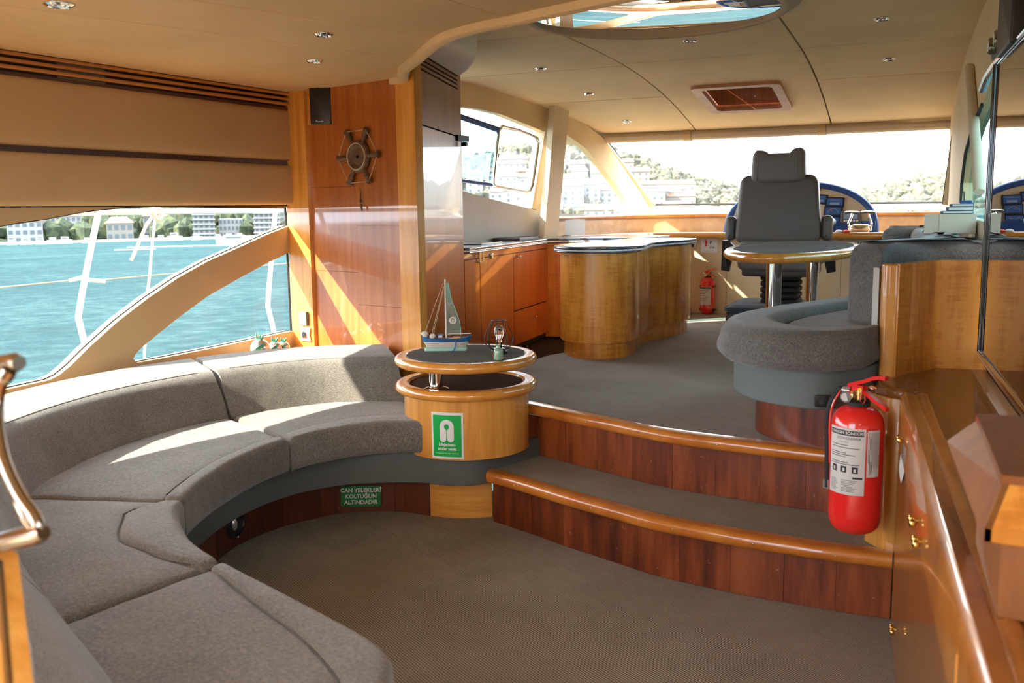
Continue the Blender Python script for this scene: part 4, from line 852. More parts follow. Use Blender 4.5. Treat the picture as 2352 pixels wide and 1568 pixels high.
B().tube([(.066, 0, .088), (.104, 0, .074)], .0006, 4).xf(q).mk('rigging', 'black', mb)
# net sail: woven threads
edge_s = cr([(.014, 0, .288), (.018, .0, .262), (.026, 0, .215), (.043, 0, .17), (.058, 0, .12), (.062, 0, .082), (.066, 0, .070)], 6)
nb = B(); rows = 26; cols = 12; zt, zb = .286, .066
def sx(z):
    for i in range(len(edge_s)-1):
        if edge_s[i].z >= z >= edge_s[i+1].z: t = (edge_s[i].z-z)/(edge_s[i].z-edge_s[i+1].z+1e-9); return edge_s[i].lerp(edge_s[i+1], t).x
    return .066 if z < .1 else .013
def sp_(i, j): z = zt+(zb-zt)*i/rows; return Vector((.005+(sx(z)-.005)*j/cols, .002*math.sin(j*1.3+i*.5), z+.002*math.sin(j*2.1)))
for i in range(rows):
    for j in range(cols):
        a, c_ = sp_(i, j), sp_(i+1, j+1); d_ = sp_(i, j+1); e_ = sp_(i+1, j)
        for (p, r_) in ((a, c_), (d_, e_)): nb.tube([p, r_], .00045, 3)
o = nb.xf(q).mk('net_sail', 'mint', mb, False); 
B().tube(edge_s, .0016, 5).xf(q).mk('sail_edge', 'mint', mb); B().slab([(.006, .262), (.018, .262), (.015, .288), (.006, .29)], -.001, .001, .0002).xf(q @ Matrix.Rotation(PI/2, 4, 'X')).mk('sail_head', 'mint', mb)
qc = q @ Matrix.Translation((.030, -.006, .130)) @ Matrix.Rotation(PI/2, 4, 'X')
B().tube([(.0125*math.cos(2*PI*i/20), .0125*math.sin(2*PI*i/20), 0) for i in range(20)], .0035, 6, closed=True, flat=.6).lathe([(.004, -.002), (.004, .002)], n=10).xf(qc).mk('sail_wheel', 'boatwhite', mb)
wb = B()
for i in range(8): a = 2*PI*i/8; wb.tube([(.003*math.cos(a), .003*math.sin(a), 0), (.012*math.cos(a), .012*math.sin(a), 0)], .0012, 5)
wb.xf(qc).mk('sail_wheel_spokes', 'boatwhite', mb); wb = B()
for i in range(8): a = 2*PI*i/8+.4; wb.ball((.0205*math.cos(a), .0205*math.sin(a), 0), .0022, 6)
wb.xf(qc).mk('wheel_handles', 'seablue', mb)
B().tube([(.006, -.006, .207), (.014, -.006, .204), (.018, -.006, .196), (.022, -.006, .204), (.027, -.006, .202)], .0014, 5).xf(q).mk('gull', 'rope', mb)
B().tube(cr([(.10, -.02, .066), (.08, -.03, .056), (.052, -.033, .054), (.043, -.034, .048), (.040, -.036, .030), (.036, -.038, .014), (.028, -.045, .003), (.016, -.052, .003)], 5), .0026, 6).xf(q).mk('mooring_rope', 'boatblue', mb)
# ---- wire cage lamp with bulb
lp_ = Zp(1147, 812, T2); lm = thing('cage_lamp', 'black wire cage table lamp with clear bulb behind the green bottle', 'lamp', tuple(lp_))
B().lathe([(.033, 0), (.033, .012), (.027, .014), (.027, .024), (.012, .026), (.012, .05), (.001, .05)], lp_, 28).mk('base', 'blackgloss', lm)
B().tube([lp_+Vector((.030*math.cos(2*PI*i/28), .030*math.sin(2*PI*i/28), .139)) for i in range(28)], .0017, 6, closed=True).mk('top_ring', 'black', lm)
for i in range(9):
    a = 2*PI*i/9+.2; B().tube(cr([lp_+Vector((r_*math.cos(a), r_*math.sin(a), z)) for r_, z in ((.028, .018), (.05, .034), (.062, .062), (.052, .095), (.038, .122), (.030, .139))], 4), .0014, 5).mk('wire', 'black', lm)
B().lathe([(.010, .048), (.011, .06), (.017, .075), (.021, .09), (.020, .105), (.013, .115), (.001, .119)], lp_, 24).mk('bulb', 'bulbglass', lm)
bo = Zp(1145, 826, T2); bt_ = thing('diffuser_bottle', 'small pale green reed diffuser bottle on the tabletop', 'bottle', tuple(bo))
B().lathe([(.0165, 0), (.0195, .003), (.0195, .036), (.0185, .041), (.010, .048), (.0085, .051), (.0085, .057), (.0105, .058), (.0105, .062), (.007, .062), (.007, .05), (.001, .05)], bo, 28).mk('body', 'bottle', bt_)
for i, (dx, dz) in enumerate(((.020, .128), (.024, .126))): B().cyl(bo+Vector((.001*i, 0, .045)), bo+rt.xy.to_3d()*dx+Vector((0, .004*i, dz)), .0016, 6).mk('reed', 'stick', bt_)
B().lathe([(.0198, .012), (.0198, .034)], bo, 28)
card('tag', [(-.004, .012), (.003, .012), (.003, .034), (-.004, .034)], 'inkred', bt_, frame(bo+Vector((-.0165, -.0125, 0)), (.6, -.8, 0), (0, 0, 1)))
# ---- pomegranate ornaments on the shelf
for (x, y, s_, lab) in ((597, 787, 1.15, 'largest silver and green pomegranate ornament on the shelf behind the sofa'), (631, 790, .85, 'middle green pomegranate ornament on the shelf behind the sofa'), (651, 787, .75, 'pomegranate ornament on the shelf nearest the wooden corner panel')):
    p = Xp(x, y, -3.22); p.z = .562; r_ = .042*s_; t = thing('pomegranate_ornament', lab, 'ornament', tuple(p), 'pomegranate ornaments on the window shelf')
    B().lathe([(.001, 0)]+[(r_*math.sin(PI*i/14), r_-r_*math.cos(PI*i/14)) for i in range(2, 13)]+[(r_*.3, r_*1.98), (.001, r_*1.98)], p, 28).mk('body', 'silver', t)
    cb = B()
    for i in range(6):
        a = 2*PI*i/6; d = Vector((math.cos(a), math.sin(a), 0)); e = Vector((-d.y, d.x, 0)); z_ = Vector((0, 0, r_*1.95)); cb.ext([p+z_+d*r_*.28-e*r_*.16, p+z_+d*r_*.28+e*r_*.16, p+z_+d*r_*.5+Vector((0, 0, r_*.62))], d*.002)
    cb.cyl(p+Vector((0, 0, r_*1.85)), p+Vector((0, 0, r_*2.1)), r_*.32).mk('crown', 'teal', t)
    sw = [p+Vector((r_*1.005*math.sin(PI*(.25+.5*k_/14))*math.cos(-2.2+k_*.16), r_*1.005*math.sin(PI*(.25+.5*k_/14))*math.sin(-2.2+k_*.16), r_-r_*math.cos(PI*(.25+.5*k_/14)))) for k_ in range(15)]
    B().tube(sw, [r_*.05+r_*.22*math.sin(PI*k_/14) for k_ in range(15)], 8, flat=.2).mk('swirl', 'teal', t)
print('part4')

# ================================================================ GALLEY
GC0, GC1 = Vector((-2.735, 4.62, 0)), Vector((-2.96, 6.17, 0)); gd = (GC1-GC0).normalized(); gn = Vector((gd.y, -gd.x, 0)); Lg = (GC1-GC0).length
gb = thing('galley_cabinet', 'glossy red-brown galley base cabinet with doors and one drawer', 'cabinet', (-2.95, 5.4, GF-.01))
def gq(nm, a, b_, z0, z1, m='cab', off=-.03, th=.018, par=gb):
    p, q_ = GC0+gd*a+gn*off, GC0+gd*b_+gn*off
    return B().ext([Vector((p.x, p.y, z0)), Vector((q_.x, q_.y, z0)), Vector((q_.x, q_.y, z1)), Vector((p.x, p.y, z1))], -gn*th).mk(nm, m, par, False)
def galong(px): p = Vp(px, 650, GC0+gn*-.03, GC1+gn*-.03); return (p-GC0).dot(gd)
a1, a2, a3 = galong(1103), galong(1180), galong(1267)
gq('top_rail', 0, Lg, .985, 1.022, off=-.034); gq('door', .005, a1-.004, .37, .980); gq('door', a1+.004, a2-.004, .37, .980)
dC = gq('door', a2+.004, a3, .603, .980); dr = gq('drawer', a2+.004, a3, .37, .595)
gq('toe_kick', 0, Lg, GF, .365, off=-.06); gq('carcass', 0, Lg+.03, GF, 1.02, 'black', -.05, .3)
def knob(px, py, par): 
    p = Vp(px, py, GC0+gn*-.03, GC1+gn*-.03); B().cyl(p, p+gn*.022, .004, 8).cyl(p+gn*.018-gd*.018, p+gn*.018+gd*.018, .004, 8).ball(p+gn*.024, .007, 8).mk('knob', 'chrome', par)
knob(1187, 589, dC); knob(1225, 727, dr)
for px in (1098, 1106):
    p = Vp(px, 583, GC0+gn*-.03, GC1+gn*-.03); B().cyl(p+gn*.012+Vector((0, 0, .02)), p+gn*.012-Vector((0, 0, .05)), .006, 8).ball(p+gn*.012+Vector((0, 0, .02)), .009, 8).lathe([(.014, -.004), (.014, .004)], p+gn*.016-Vector((0, 0, .05)), 12).mk('bolt', 'chrome', gb)
p = Vp(1128, 588, GC0+gn*-.03, GC1+gn*-.03); B().slab(rrect(-.013, .013, -.016, .016, .003), 0, .012, .002).xf(frame(p, gd, (0, 0, 1))).mk('lock', 'silver', gb)
struct(B().ext([FA+Vector((0, 0, -.2)), FB+Vector((0, 0, -.2)), FB+Vector((0, 0, 1.04)), FA+Vector((0, 0, 1.04))], fn*.05).mk('wall_port_lower', 'greyliner', None, False), 'port hull lining under the galley worktop')
ct = thing('galley_worktop', 'speckled grey L-shaped galley worktop with a blue and white edge', 'worktop', (-3.0, 5.4, 1.02))
cto = [(GC0.x, GC0.y), (-2.965, 6.10), (-2.90, 6.22), (-2.75, 6.30), (-2.4, 6.33), (-2.3, 6.9), (-2.58, 7.08), (-3.03, 6.6), (-3.07, 6.3), (-3.27, 4.64)]
for (z0, z1, m_, nm, par) in ((1.020, 1.028, 'stoneedge', 'lower_edge', ct), (1.0285, 1.038, 'white', 'white_band', ct), (1.0385, 1.0525, 'stoneedge', 'upper_edge', ct)):
    B().slab(rcorner(cto, .02), z0, z1, .003, n=2).mk(nm, m_, par)
B().slab(rcorner([(p[0], p[1]) for p in cto], .02), 1.0526, 1.0545, .0008, n=1).mk('top', 'stone', ct)
fw_ = thing('forward_cabinet', 'amber wood cabinet end in the galley corner beside the island', 'cabinet', (-2.6, 6.4, GF))
B().slab([(-3.02, 6.175), (-2.93, 6.19), (-2.42, 6.3), (-2.38, 6.85), (-3.01, 6.85)], GF, 1.02, .004).mk('body', 'amber', fw_, False)
hob = thing('hob', 'thin black hob plate lying on the galley worktop', 'hob', (-3.1, 5.55, 1.055))
B().slab(rrect(-.15, .15, -.2, .2, .02), 0, .008, .002).xf(Matrix.Translation((-3.04, 5.15, 1.055)) @ Matrix.Rotation(.14, 4, 'Z')).mk('glass_plate', 'blackgloss', hob)
hb2 = thing('chopping_board', 'dark board lying on the worktop beneath the window pillar', 'board', (-3.12, 5.85, 1.055))
B().slab(rrect(-.12, .08, -.22, .22, .02), 0, .02, .004).xf(Matrix.Translation((-3.06, 5.86, 1.055)) @ Matrix.Rotation(.14, 4, 'Z')).mk('board', 'black', hb2)
# island
isl = thing('island_counter', 'curved amber wood island counter with figured grain and stone top', 'counter', (-2.1, 5.4, DK))
body = cr([(-2.30, 5.0, 0), (-2.275, 4.86, 0), (-2.19, 4.745, 0), (-2.06, 4.685, 0), (-1.93, 4.72, 0), (-1.855, 4.85, 0), (-1.86, 5.02, 0), (-1.91, 5.22, 0), (-1.945, 5.42, 0), (-1.925, 5.62, 0), (-1.88, 5.82, 0), (-1.875, 6.02, 0), (-1.90, 6.14, 0)], 8)
bo_ = [(p.x, p.y) for p in body]+[(-2.0, 6.2), (-2.3, 6.2)]
def insetp(poly, d):
    P = [Vector(p) for p in poly]; o = []
    for i in range(len(P)):
        a = (P[i]-P[i-1]).normalized(); c_ = (P[(i+1) % len(P)]-P[i]).normalized(); t = (a+c_).normalized(); o.append((P[i].x-t.y*d, P[i].y+t.x*d))
    return o
B().slab(bo_, DK+.085, 1.028, .003, n=1).mk('body', 'amber', isl)
B().slab(insetp(bo_, .022), DK-.12, DK+.085, .002, n=1).mk('plinth', 'amber', isl)
tp = insetp(bo_, -.035)
for (z0, z1, m_, nm) in ((1.028, 1.036, 'stoneedge', 'lower_edge'), (1.0365, 1.046, 'white', 'white_band'), (1.0465, 1.058, 'stoneedge', 'upper_edge'), (1.0582, 1.0605, 'stone', 'top')):
    B().slab(tp if nm != 'top' else insetp(bo_, -.033), z0, z1, .003 if nm != 'top' else .0008, n=2).mk(nm, m_, isl)
# ================================================================ HELM
q = frame((-2.225, hw(-2.225)-.001, .975), (1, .055, 0), (0, 0, 1)); q = frame(Yp(1584, 562, hw(-2.2)), (1, .055, 0), (0, 0, 1))
dp = thing('wall_ashtray', 'small recessed grey panel on the helm bulkhead beside the extinguisher notice', 'panel', tuple(q.translation)); B().slab(rrect(-.055, .055, -.034, .034, .008), 0, .008, .003).xf(q).mk('frame', 'cream', dp); B().slab(rrect(-.038, .038, -.018, .018, .002), .006, .009, .0005).xf(q).mk('display', 'black', dp)
q = frame(Yp(1629, 562, hw(-2.05))-Vector((0, .002, 0)), (1, .055, 0), (0, 0, 1)); es = thing('extinguisher_notice', 'white notice with a red extinguisher symbol and the words P 2 Kg', 'sign', tuple(q.translation))
card('plate', rrect(-.066, .066, -.063, .063, .003), 'paper', es, q, .0015); card('border', rrect(-.061, .061, -.058, .058, .002), 'white', es, q @ Matrix.Translation((0, 0, .0016)), .0004)
z_ = Matrix.Translation((0, 0, .0024))
card('pictogram', rrect(-.033, -.015, .006, .034, .004), 'inkred', es, q @ z_); card('pictogram', rrect(-.033, -.015, -.012, .005, .003), 'inkred', es, q @ z_)
B().tube([(-.024, .034, .003), (-.024, .042, .003), (-.036, .044, .003), (-.041, .034, .003), (-.041, .012, .003)], .0014, 5).tube([(-.026, .044, .003), (-.012, .050, .003)], .0014, 5).xf(q).mk('hose_mark', 'ink', es)
text('lettering', 'P', .034, 'ink', es, q @ Matrix.Translation((.014, .018, .0026)), bold=.001); text('lettering', '2', .026, 'ink', es, q @ Matrix.Translation((.011, -.018, .0026)), bold=.0006); text('lettering', 'Kg', .020, 'ink', es, q @ Matrix.Translation((.036, -.022, .0026)), bold=.0006)
text('lettering', 'Powder fire extinguisher', .0065, 'ink', es, q @ Matrix.Translation((0, -.048, .0026)))
B().tube([(.002, -.004, .0026), (.020, -.004, .0026), (.020, -.032, .0026), (.002, -.032, .0026)], .0005, 4, closed=True).xf(q).mk('number_box', 'ink', es)
q = frame(Yp(1998, 566, hw(-.95)), (1, .055, 0), (0, 0, 1)); vg = thing('air_grille', 'small cream ventilation grille below the dash edge behind the table', 'grille', tuple(q.translation))
B().slab(rrect(-.12, .12, -.05, .05, .008), 0, .006, .002).xf(q).mk('plate', 'cream', vg)
for i in range(12): B().box(-.1+.018*i, -.094+.018*i, -.035, .035, .006, .008).xf(q).mk('slot', 'black', vg, False)
# instrument binnacle
IP = Yp(1840, 530, 7.38); q = frame(Vector((IP.x, 7.38, 1.062)), (1, .05, 0), (0, .22, 1))
ip = thing('instrument_binnacle', 'beige helm instrument binnacle with a blue padded arched rim', 'instrument panel', tuple(q.translation))
sc_ = 7.38
def iq(x, y): # local coords of image point on the panel plane
    n_ = (q.to_3x3() @ Vector((0, 0, 1))); d = ray(x, y); p = O+d*((q.translation-O).dot(n_)/d.dot(n_)); return q.inverted() @ p
lft, rgt = iq(1668, 532).x, iq(2011, 530).x; topy = iq(1840, 423).y
archp = [((lft+rgt)/2+(rgt-lft)/2*math.cos(PI*i/36), (topy)*math.sin(PI*i/36)**.82) for i in range(37)]
B().slab(archp, -.08, 0, .01).xf(q).mk('panel', 'beige', ip)
B().tube([(x, y, .0) for x, y in archp], .024, 10).xf(q).mk('blue_rim', 'bluetrim', ip)
b0 = rrect(lft, rgt, -.01, .085, .01); B().slab(b0, 0, .03, .008).xf(q).mk('blue_sill', 'bluetrim', ip)
def gauge(x, y, w, h, kind, lab, a=0.06):
    c_ = iq(x, y); g_ = q @ Matrix.Translation((c_.x, c_.y, 0)) @ Matrix.Rotation(-a, 4, 'Z'); t = thing('gauge_display', lab, 'gauge', tuple(g_.translation), 'blue gauge displays on the helm panel')
    B().slab(rrect(-w/2, w/2, -h/2, h/2, .006), 0, .016, .004).xf(g_).mk('housing', 'navy', t); card('screen', rrect(-w/2+.012, w/2-.012, -h/2+.012, h/2-.01, .003), 'gaugeblue', t, g_ @ Matrix.Translation((0, 0, .0164)))
    if kind == 0: card('readout', rrect(-w*.25, w*.25, -h*.28, -h*.05, .001), 'lcd', t, g_ @ Matrix.Translation((0, 0, .0172))); B().tube([(-w*.3, h*.2, .0172), (w*.3, h*.2, .0172)], .0015, 4).xf(g_).mk('scale', 'lcd', t)
    elif kind == 1:
        B().tube([(w*.28*math.cos(x_), -h*.22+w*.28*math.sin(x_), .0172) for x_ in lin(.1, PI-.1, 12)], .0016, 4).xf(g_).mk('scale', 'lcd', t); B().tube([(-.01, 0, .0175), (-w*.16, h*.22, .0175)], .0028, 4).xf(g_).mk('needle', 'inkred', t)
    else:
        for s_ in (-1, 1): B().tube([(s_*w*.2+.02*math.cos(x_), -h*.12+.02*math.sin(x_), .0172) for x_ in lin(.1, PI-.1, 8)], .0014, 4).xf(g_).mk('scale', 'lcd', t); B().tube([(s_*w*.2, -h*.1, .0175), (s_*w*.2-.005, h*.2, .0175)], .0022, 4).xf(g_).mk('needle', 'inkred', t)
gauge(1918, 465, .135, .075, 0, 'top gauge display of the starboard stack at the helm', .03); gauge(1914, 486, .135, .075, 1, 'middle gauge display of the starboard stack with one red needle', .03); gauge(1910, 508, .135, .075, 2, 'bottom gauge display of the starboard stack with two red needles', .03)
gauge(1884, 458, .11, .075, 0, 'gauge display partly hidden by the helm seat back', .1)
c_ = iq(1956, 501); g_ = q @ Matrix.Translation((c_.x, c_.y, 0)); cp = thing('chart_plotter', 'dark chart plotter with blue screen and keys at the helm', 'chart plotter', tuple(g_.translation))
B().slab(rrect(-.072, .072, -.047, .047, .008), 0, .05, .006).xf(g_).mk('housing', 'leather', cp); card('screen', rrect(-.052, .045, -.015, .034, .003), 'lcd', cp, g_ @ Matrix.Translation((0, 0, .0505)))
for i in range(5): B().slab(rrect(-.05+.022*i, -.036+.022*i, -.034, -.026, .002), .05, .053, .001).xf(g_).mk('key', 'white', cp)
c_ = iq(1695, 492); g_ = q @ Matrix.Translation((c_.x+.02, c_.y, 0)); cp = thing('radar_unit', 'grey sloping instrument housing left of the helm seat', 'instrument', tuple(g_.translation))
B().ext([(-.05, -.07, 0), (.08, -.07, 0), (.08, .08, 0), (-.01, .08, 0)], (0, 0, .06)).xf(g_).mk('housing', 'offglass', cp, False)
for i, x in enumerate((1673, 1681)): 
    p = Yp(x, 524, 7.26); t = thing('toggle_knob', ('left', 'right')[i]+' of two small black knobs on the blue helm sill', 'knob', tuple(p), 'small black knobs on the helm sill'); B().cyl(p-Vector((0, 0, .025)), p+Vector((0, 0, .01)), .006, 8).ball(p+Vector((0, 0, .014)), .013, 10).mk('knob', 'black', t)
p = Yp(1974, 532, 7.22); p.z = 1.062; tl = thing('throttle_control', 'chrome twin-lever throttle control on the dash', 'throttle', tuple(p))
B().slab(ell(p.x, p.y, .075, .05, 28), p.z, p.z+.07, .035).mk('base', 'chrome', tl)
for s_ in (-1, 1): B().tube(cr([p+Vector((s_*.07, 0, .02)), p+Vector((s_*.078, 0, .07)), p+Vector((s_*.06, .0, .12)), p+Vector((s_*.055, 0, .145))], 4), .010, 8).mk('lever', 'chrome', tl); B().tube([p+Vector((s_*.055-.05, 0, .147)), p+Vector((s_*.055-.02, 0, .152)), p+Vector((s_*.055+.03, 0, .150)), p+Vector((s_*.055+.05, 0, .146))], .011, 8).mk('grip', 'chrome', tl)
p = Yp(1937, 530, 7.12); p.z = 1.065; t = thing('small_cloth', 'small red and white cloth on the dash beside the throttle', 'cloth', tuple(p))
B().ball(p+Vector((-.03, 0, .012)), .03, 10, (1, .7, .5)).mk('fold', 'paper', t); B().ball(p+Vector((.02, 0, .012)), .028, 10, (1, .7, .5)).mk('fold', 'inkred', t)
# cap behind the seat headrest
p = Yp(1870, 425, 7.5); t = thing('folded_cap', 'dark blue and yellow cap on top of the binnacle behind the headrest', 'cap', tuple(p)); B().ball(p+Vector((.0, 0, -.03)), .075, 14, (1, 1, .7)).mk('crown', 'dark_fabric', t); B().slab(ell(p.x-.02, p.y-.06, .075, .05), p.z-.035, p.z-.028, .003).mk('peak', 'yellow', t)
# ledge clutter and books
p = Yp(2110, 468, 7.95); t = thing('crumpled_cloth', 'crumpled white cloth and cable on the sunny ledge below the windscreen', 'cloth', (p.x, p.y, 1.21))
for i in range(9): B().tube(cr([Vector((p.x-.16+.035*i+random.uniform(-.02, .02), p.y-.1+random.uniform(-.05, .05), 1.215+random.uniform(0, .03))) for _ in range(4)], 4), .014, 6).mk('fold', 'paper', t)
fb = thing('file_box', 'cream file box holding books above the dinette back cushions beside the mirror', 'box', (-.2, 4.3, 1.146))
bxy = 4.25; pa = Yp(2122, 527, bxy); bx1 = P0.x+(P1.x-P0.x)*(bxy-P0.y)/(P1.y-P0.y)-.008; zt_ = Yp(2190, 491, bxy).z
B().slab([(pa.x, bxy), (bx1, bxy), (bx1-.015, bxy+.2), (pa.x, bxy+.2)], 1.146, zt_, .002, n=1).mk('body', 'file', fb, False)
B().slab([(pa.x+.058, bxy-.003), (pa.x+.061, bxy-.003), (pa.x+.061, bxy), (pa.x+.058, bxy)], 1.15, zt_-.002, .0003, n=1).mk('edge', 'cream', fb, False)
for i, (x0, x1, h_, lab) in enumerate(((2160, 2244, .012, 'dark teal book at the bottom of the pile on the file box'), (2172, 2248, .015, 'thick dark book in the middle of the pile on the file box'), (2180, 2250, .012, 'dark book on top of the pile on the file box'))):
    a, c_ = Yp(x0, 480, bxy+.02), Yp(x1, 480, bxy+.02); t = thing('book', lab, 'book', (a.x, bxy, zt_), 'books on the file box'); xr_ = min(c_.x, bx1-.012)
    B().slab(rcorner([(a.x, bxy+.02), (xr_, bxy+.02), (xr_-.01, bxy+.16), (a.x, bxy+.16)], .004), zt_+.0005, zt_+h_, .001).mk('cover', 'books', t, False); B().slab([(a.x+.012, bxy+.018), (xr_-.003, bxy+.018), (xr_-.012, bxy+.15), (a.x+.012, bxy+.15)], zt_+.003, zt_+h_-.002, .0005, n=1).mk('pages', 'paper', t, False); zt_ += h_+.0006
a = Yp(2218, 470, bxy+.05); t = thing('handheld_radio', 'small dark handheld radio with aerial standing on the books', 'radio', (a.x, bxy+.06, zt_)); B().slab(rrect(a.x-.022, a.x+.024, bxy+.03, bxy+.075, .004), zt_, zt_+.013, .003).mk('body', 'bluetrim', t); B().cyl((a.x-.006, bxy+.05, zt_+.012), (a.x-.009, bxy+.05, zt_+.05), .0035, 8, .002).mk('aerial', 'black', t)

# ---- helm seat
hs = bpy.data.objects.new('helm_chair', None); C.objects.link(hs); hs['label'] = 'tall dark grey leather helm seat seen from behind, facing the windscreen'; hs['category'] = 'seat'; hs['_o'] = (0, 0, 0)
def rbox(x0, x1, y0, y1, z0, z1, r, taper=1.0, cr_w=0):
    """box whose outline is drawn in x/z (seen from behind) with thickness in y"""
    o = rrect(x0, x1, z0, z1, r, 6); cx_ = (x0+x1)/2
    o = [(cx_+(x-cx_)*(taper+(1-taper)*(z1-z)/(z1-z0)), z) for x, z in o]
    b_ = B().slab(o, y0, y1, min(.035, (y1-y0)*.45), n=4, crown=cr_w); b_.v = [Vector((v.x, v.z, v.y)) for v in b_.v]; return b_
rbox(-.275, .275, -.06, .07, .58, 1.02, .06, .88).mk('backrest', 'leather', hs)
def ears(x):
    a = abs(x); q_ = min(max((a-.075)/.03, 0), 1); return 1.158+.022*q_*q_*(3-2*q_)-(.05*max(0, (a-.145)/.03)**2)+(.008 if x > 0 else 0)*q_
xs_ = lin(-.172, .172, 28)
o = padded([Vector((x, .968+.02*(abs(x)/.172)**6, 0)) for x in xs_], [Vector((x*.95, ears(x), 0)) for x in xs_], -.06, .08, .03, .006, 'headrest', 'leather2', hs)
for v in o.data.vertices: v.co = Vector((v.co.x, -v.co.z, v.co.y))
for s_ in (-1, 1): B().tube([(s_*.128, -.083, .985), (s_*.122, -.083, 1.15)], .002, 5).mk('seam', 'leather', o)
b_ = B().slab(rrect(-.27, .27, -.02, .50, .07), .42, .58, .05); b_.mk('seat', 'leather2', hs)
rbox(-.25, .25, -.07, .0, .40, .60, .05).mk('lumbar_pad', 'leather2', hs)
b_ = B().slab(rrect(-.235, .235, -.01, .48, .05), .36, .43, .02); b_.mk('seat_base', 'leather', hs)
for s_ in (-1, 1):
    x = s_*.305; rbox(x-.035, x+.035, -.04, .06, .60, .76, .03).mk('arm_pivot', 'leather', hs)
    B().tube([(x, .02, .70), (x, .15, .715), (x, .32, .71)], [.03, .034, .028], 10).mk('armrest', 'leather', hs)
    B().ext([(x+s_*.01, -.03, .60), (x+s_*.05, -.02, .60), (x+s_*.06, 0, .40), (x+s_*.01, 0, .39), (x-s_*.03, -.03, .56)], (0, .05, 0)).mk('arm_bracket', 'black', hs, False)
for i in range(5): b_ = B().slab(rrect(-.13, .13, -.12+.24, .38, .03) if False else rrect(-.125, .125, .10, .36, .03), .165+.041*i, .201+.041*i, .014); b_.mk('bellows_fold', 'rubber', hs)
B().slab(rrect(-.17, .17, .06, .36, .02), .15, .178, .004).mk('foot_plate', 'black', hs); B().slab(rrect(-.13, .13, .09, .37, .03), .35, .37, .004).mk('top_plate', 'black', hs)
for i in range(3): B().ball((-.08+.08*i, .098, .362), .006, 8).mk('bolt', 'steel', hs)
hp_ = Zp(1797, 622, .84); hs.location = (-1.355, 6.25, DK); hs.rotation_euler = (0, 0, math.radians(4))
# ---- dark cushion on the deck beside the seat
pf = thing('chair_plinth', 'low dark blue-grey padded plinth carrying the helm chair', 'plinth', (-1.35, 6.4, DK))
B().slab([(x, y) for x, y in rcorner([(-1.66, 6.12), (-.98, 6.17), (-1.0, 6.75), (-1.72, 6.70)], .05, 6)], DK, DK+.125, .012).mk('base', 'valance', pf)
B().slab([(x, y) for x, y in rcorner([(-1.67, 6.11), (-.97, 6.16), (-.99, 6.76), (-1.73, 6.71)], .07, 6)], DK+.125, DK+.165, .03, crown=.012).mk('cover', 'dark_fabric', pf)
# ---- dinette table
dt = thing('dinette_table', 'oval wooden dinette table with grey inlay on two chrome posts', 'table', (-1.0, 5.1, DK))
TZ = 1.058; tcx, tcy, ta, tb_, tr_ = -1.005, 5.06, .335, .84, math.radians(4)
B().slab(ell(tcx, tcy, ta, tb_, 64, tr_), TZ-.046, TZ, .022, n=5, rb=.022).mk('top', 'tablewood', dt); B().slab(ell(tcx, tcy, ta-.05, tb_-.06, 64, tr_), TZ-.002, TZ+.0015, .001, n=1).mk('inlay', 'mat', dt)
for (x, y) in ((-.995, 4.53), (-1.02, 5.66)): B().cyl((x, y, DK), (x, y, TZ-.04), .0365, 24).lathe([(.07, 0), (.07, .006), (.045, .014), (.0365, .014)], (x, y, DK), 24).mk('post', 'chrome', dt)
# bulkhead behind the bench, standing on the counter
bh = sroot('wall_bench', 'amber wood bulkhead behind the dinette bench')
CZ = .725
k0_, k1_, k2_, k3_ = [Zp(x, y, CZ) for x, y in ((2014, 862), (2056, 868), (2150, 843), (2266, 848))]; BT = Vp(2160, 597, k2_, k3_).z
B().slab(rcorner([(k0_.x, k0_.y), (k0_.x+.012, k0_.y-.035), (k1_.x, k1_.y), (k1_.x-.02, k1_.y+.06), (k0_.x+.0, k0_.y+.05)], .012), CZ-.005, BT, .006).mk('corner_post', 'honey', bh)
for (a, b_, m_) in ((k1_, k2_, 'amber'), (k2_, k3_, 'amber')):
    a, b_ = Vector((a.x, a.y, 0)), Vector((b_.x, b_.y, 0)); n_ = Vector(((b_-a).y, -(b_-a).x, 0)).normalized()
    B().ext([Vector((a.x, a.y, CZ-.005)), Vector((b_.x, b_.y, CZ-.005)), Vector((b_.x, b_.y, BT)), Vector((a.x, a.y, BT))], -n_*.03).mk('panel', m_, bh, False)
# ================================================================ DINETTE SEAT
dn = thing('dinette_bench', 'curved grey dinette bench with rounded end and green-grey base', 'bench', (-.5, 3.6, DK))
so1 = [(-.36, 3.18), (-.375, 3.04), (-.50, 2.90), (-.66, 2.90), (-.79, 3.0), (-.87, 3.15), (-.895, 3.33), (-.87, 3.52), (-.80, 3.74), (-.71, 3.98), (-.64, 4.2)]
cs1 = cr([Vector(p+(0,)) for p in so1], 6); bol = insetp([(p.x, p.y) for p in cs1]+[(-.1, 4.25), (-.1, 3.05)], -.0)
full_ = [(p.x, p.y) for p in cs1]+[(-.3, 4.25), (-.33, 3.3)]
inner = [Vector(p+(0,)) for p in [(-.35, 3.26), (-.44, 3.13), (-.55, 3.09), (-.64, 3.16), (-.69, 3.28), (-.68, 3.45), (-.61, 3.68), (-.53, 3.92), (-.47, 4.15)]]
ci = cr(inner, 7)
rear_ = cr([Vector(p+(0,)) for p in [(-.34, 3.24), (-.345, 3.30), (-.35, 3.36), (-.352, 3.42), (-.35, 3.48), (-.34, 3.58), (-.33, 3.75), (-.31, 3.95), (-.29, 4.15)]], 7)
o = padded(ci, rear_, .76, .862, .03, .012, 'seat_cushion', 'sofa_b', dn)
c1 = [Vector((p.x, p.y, 0)) for p in cs1]
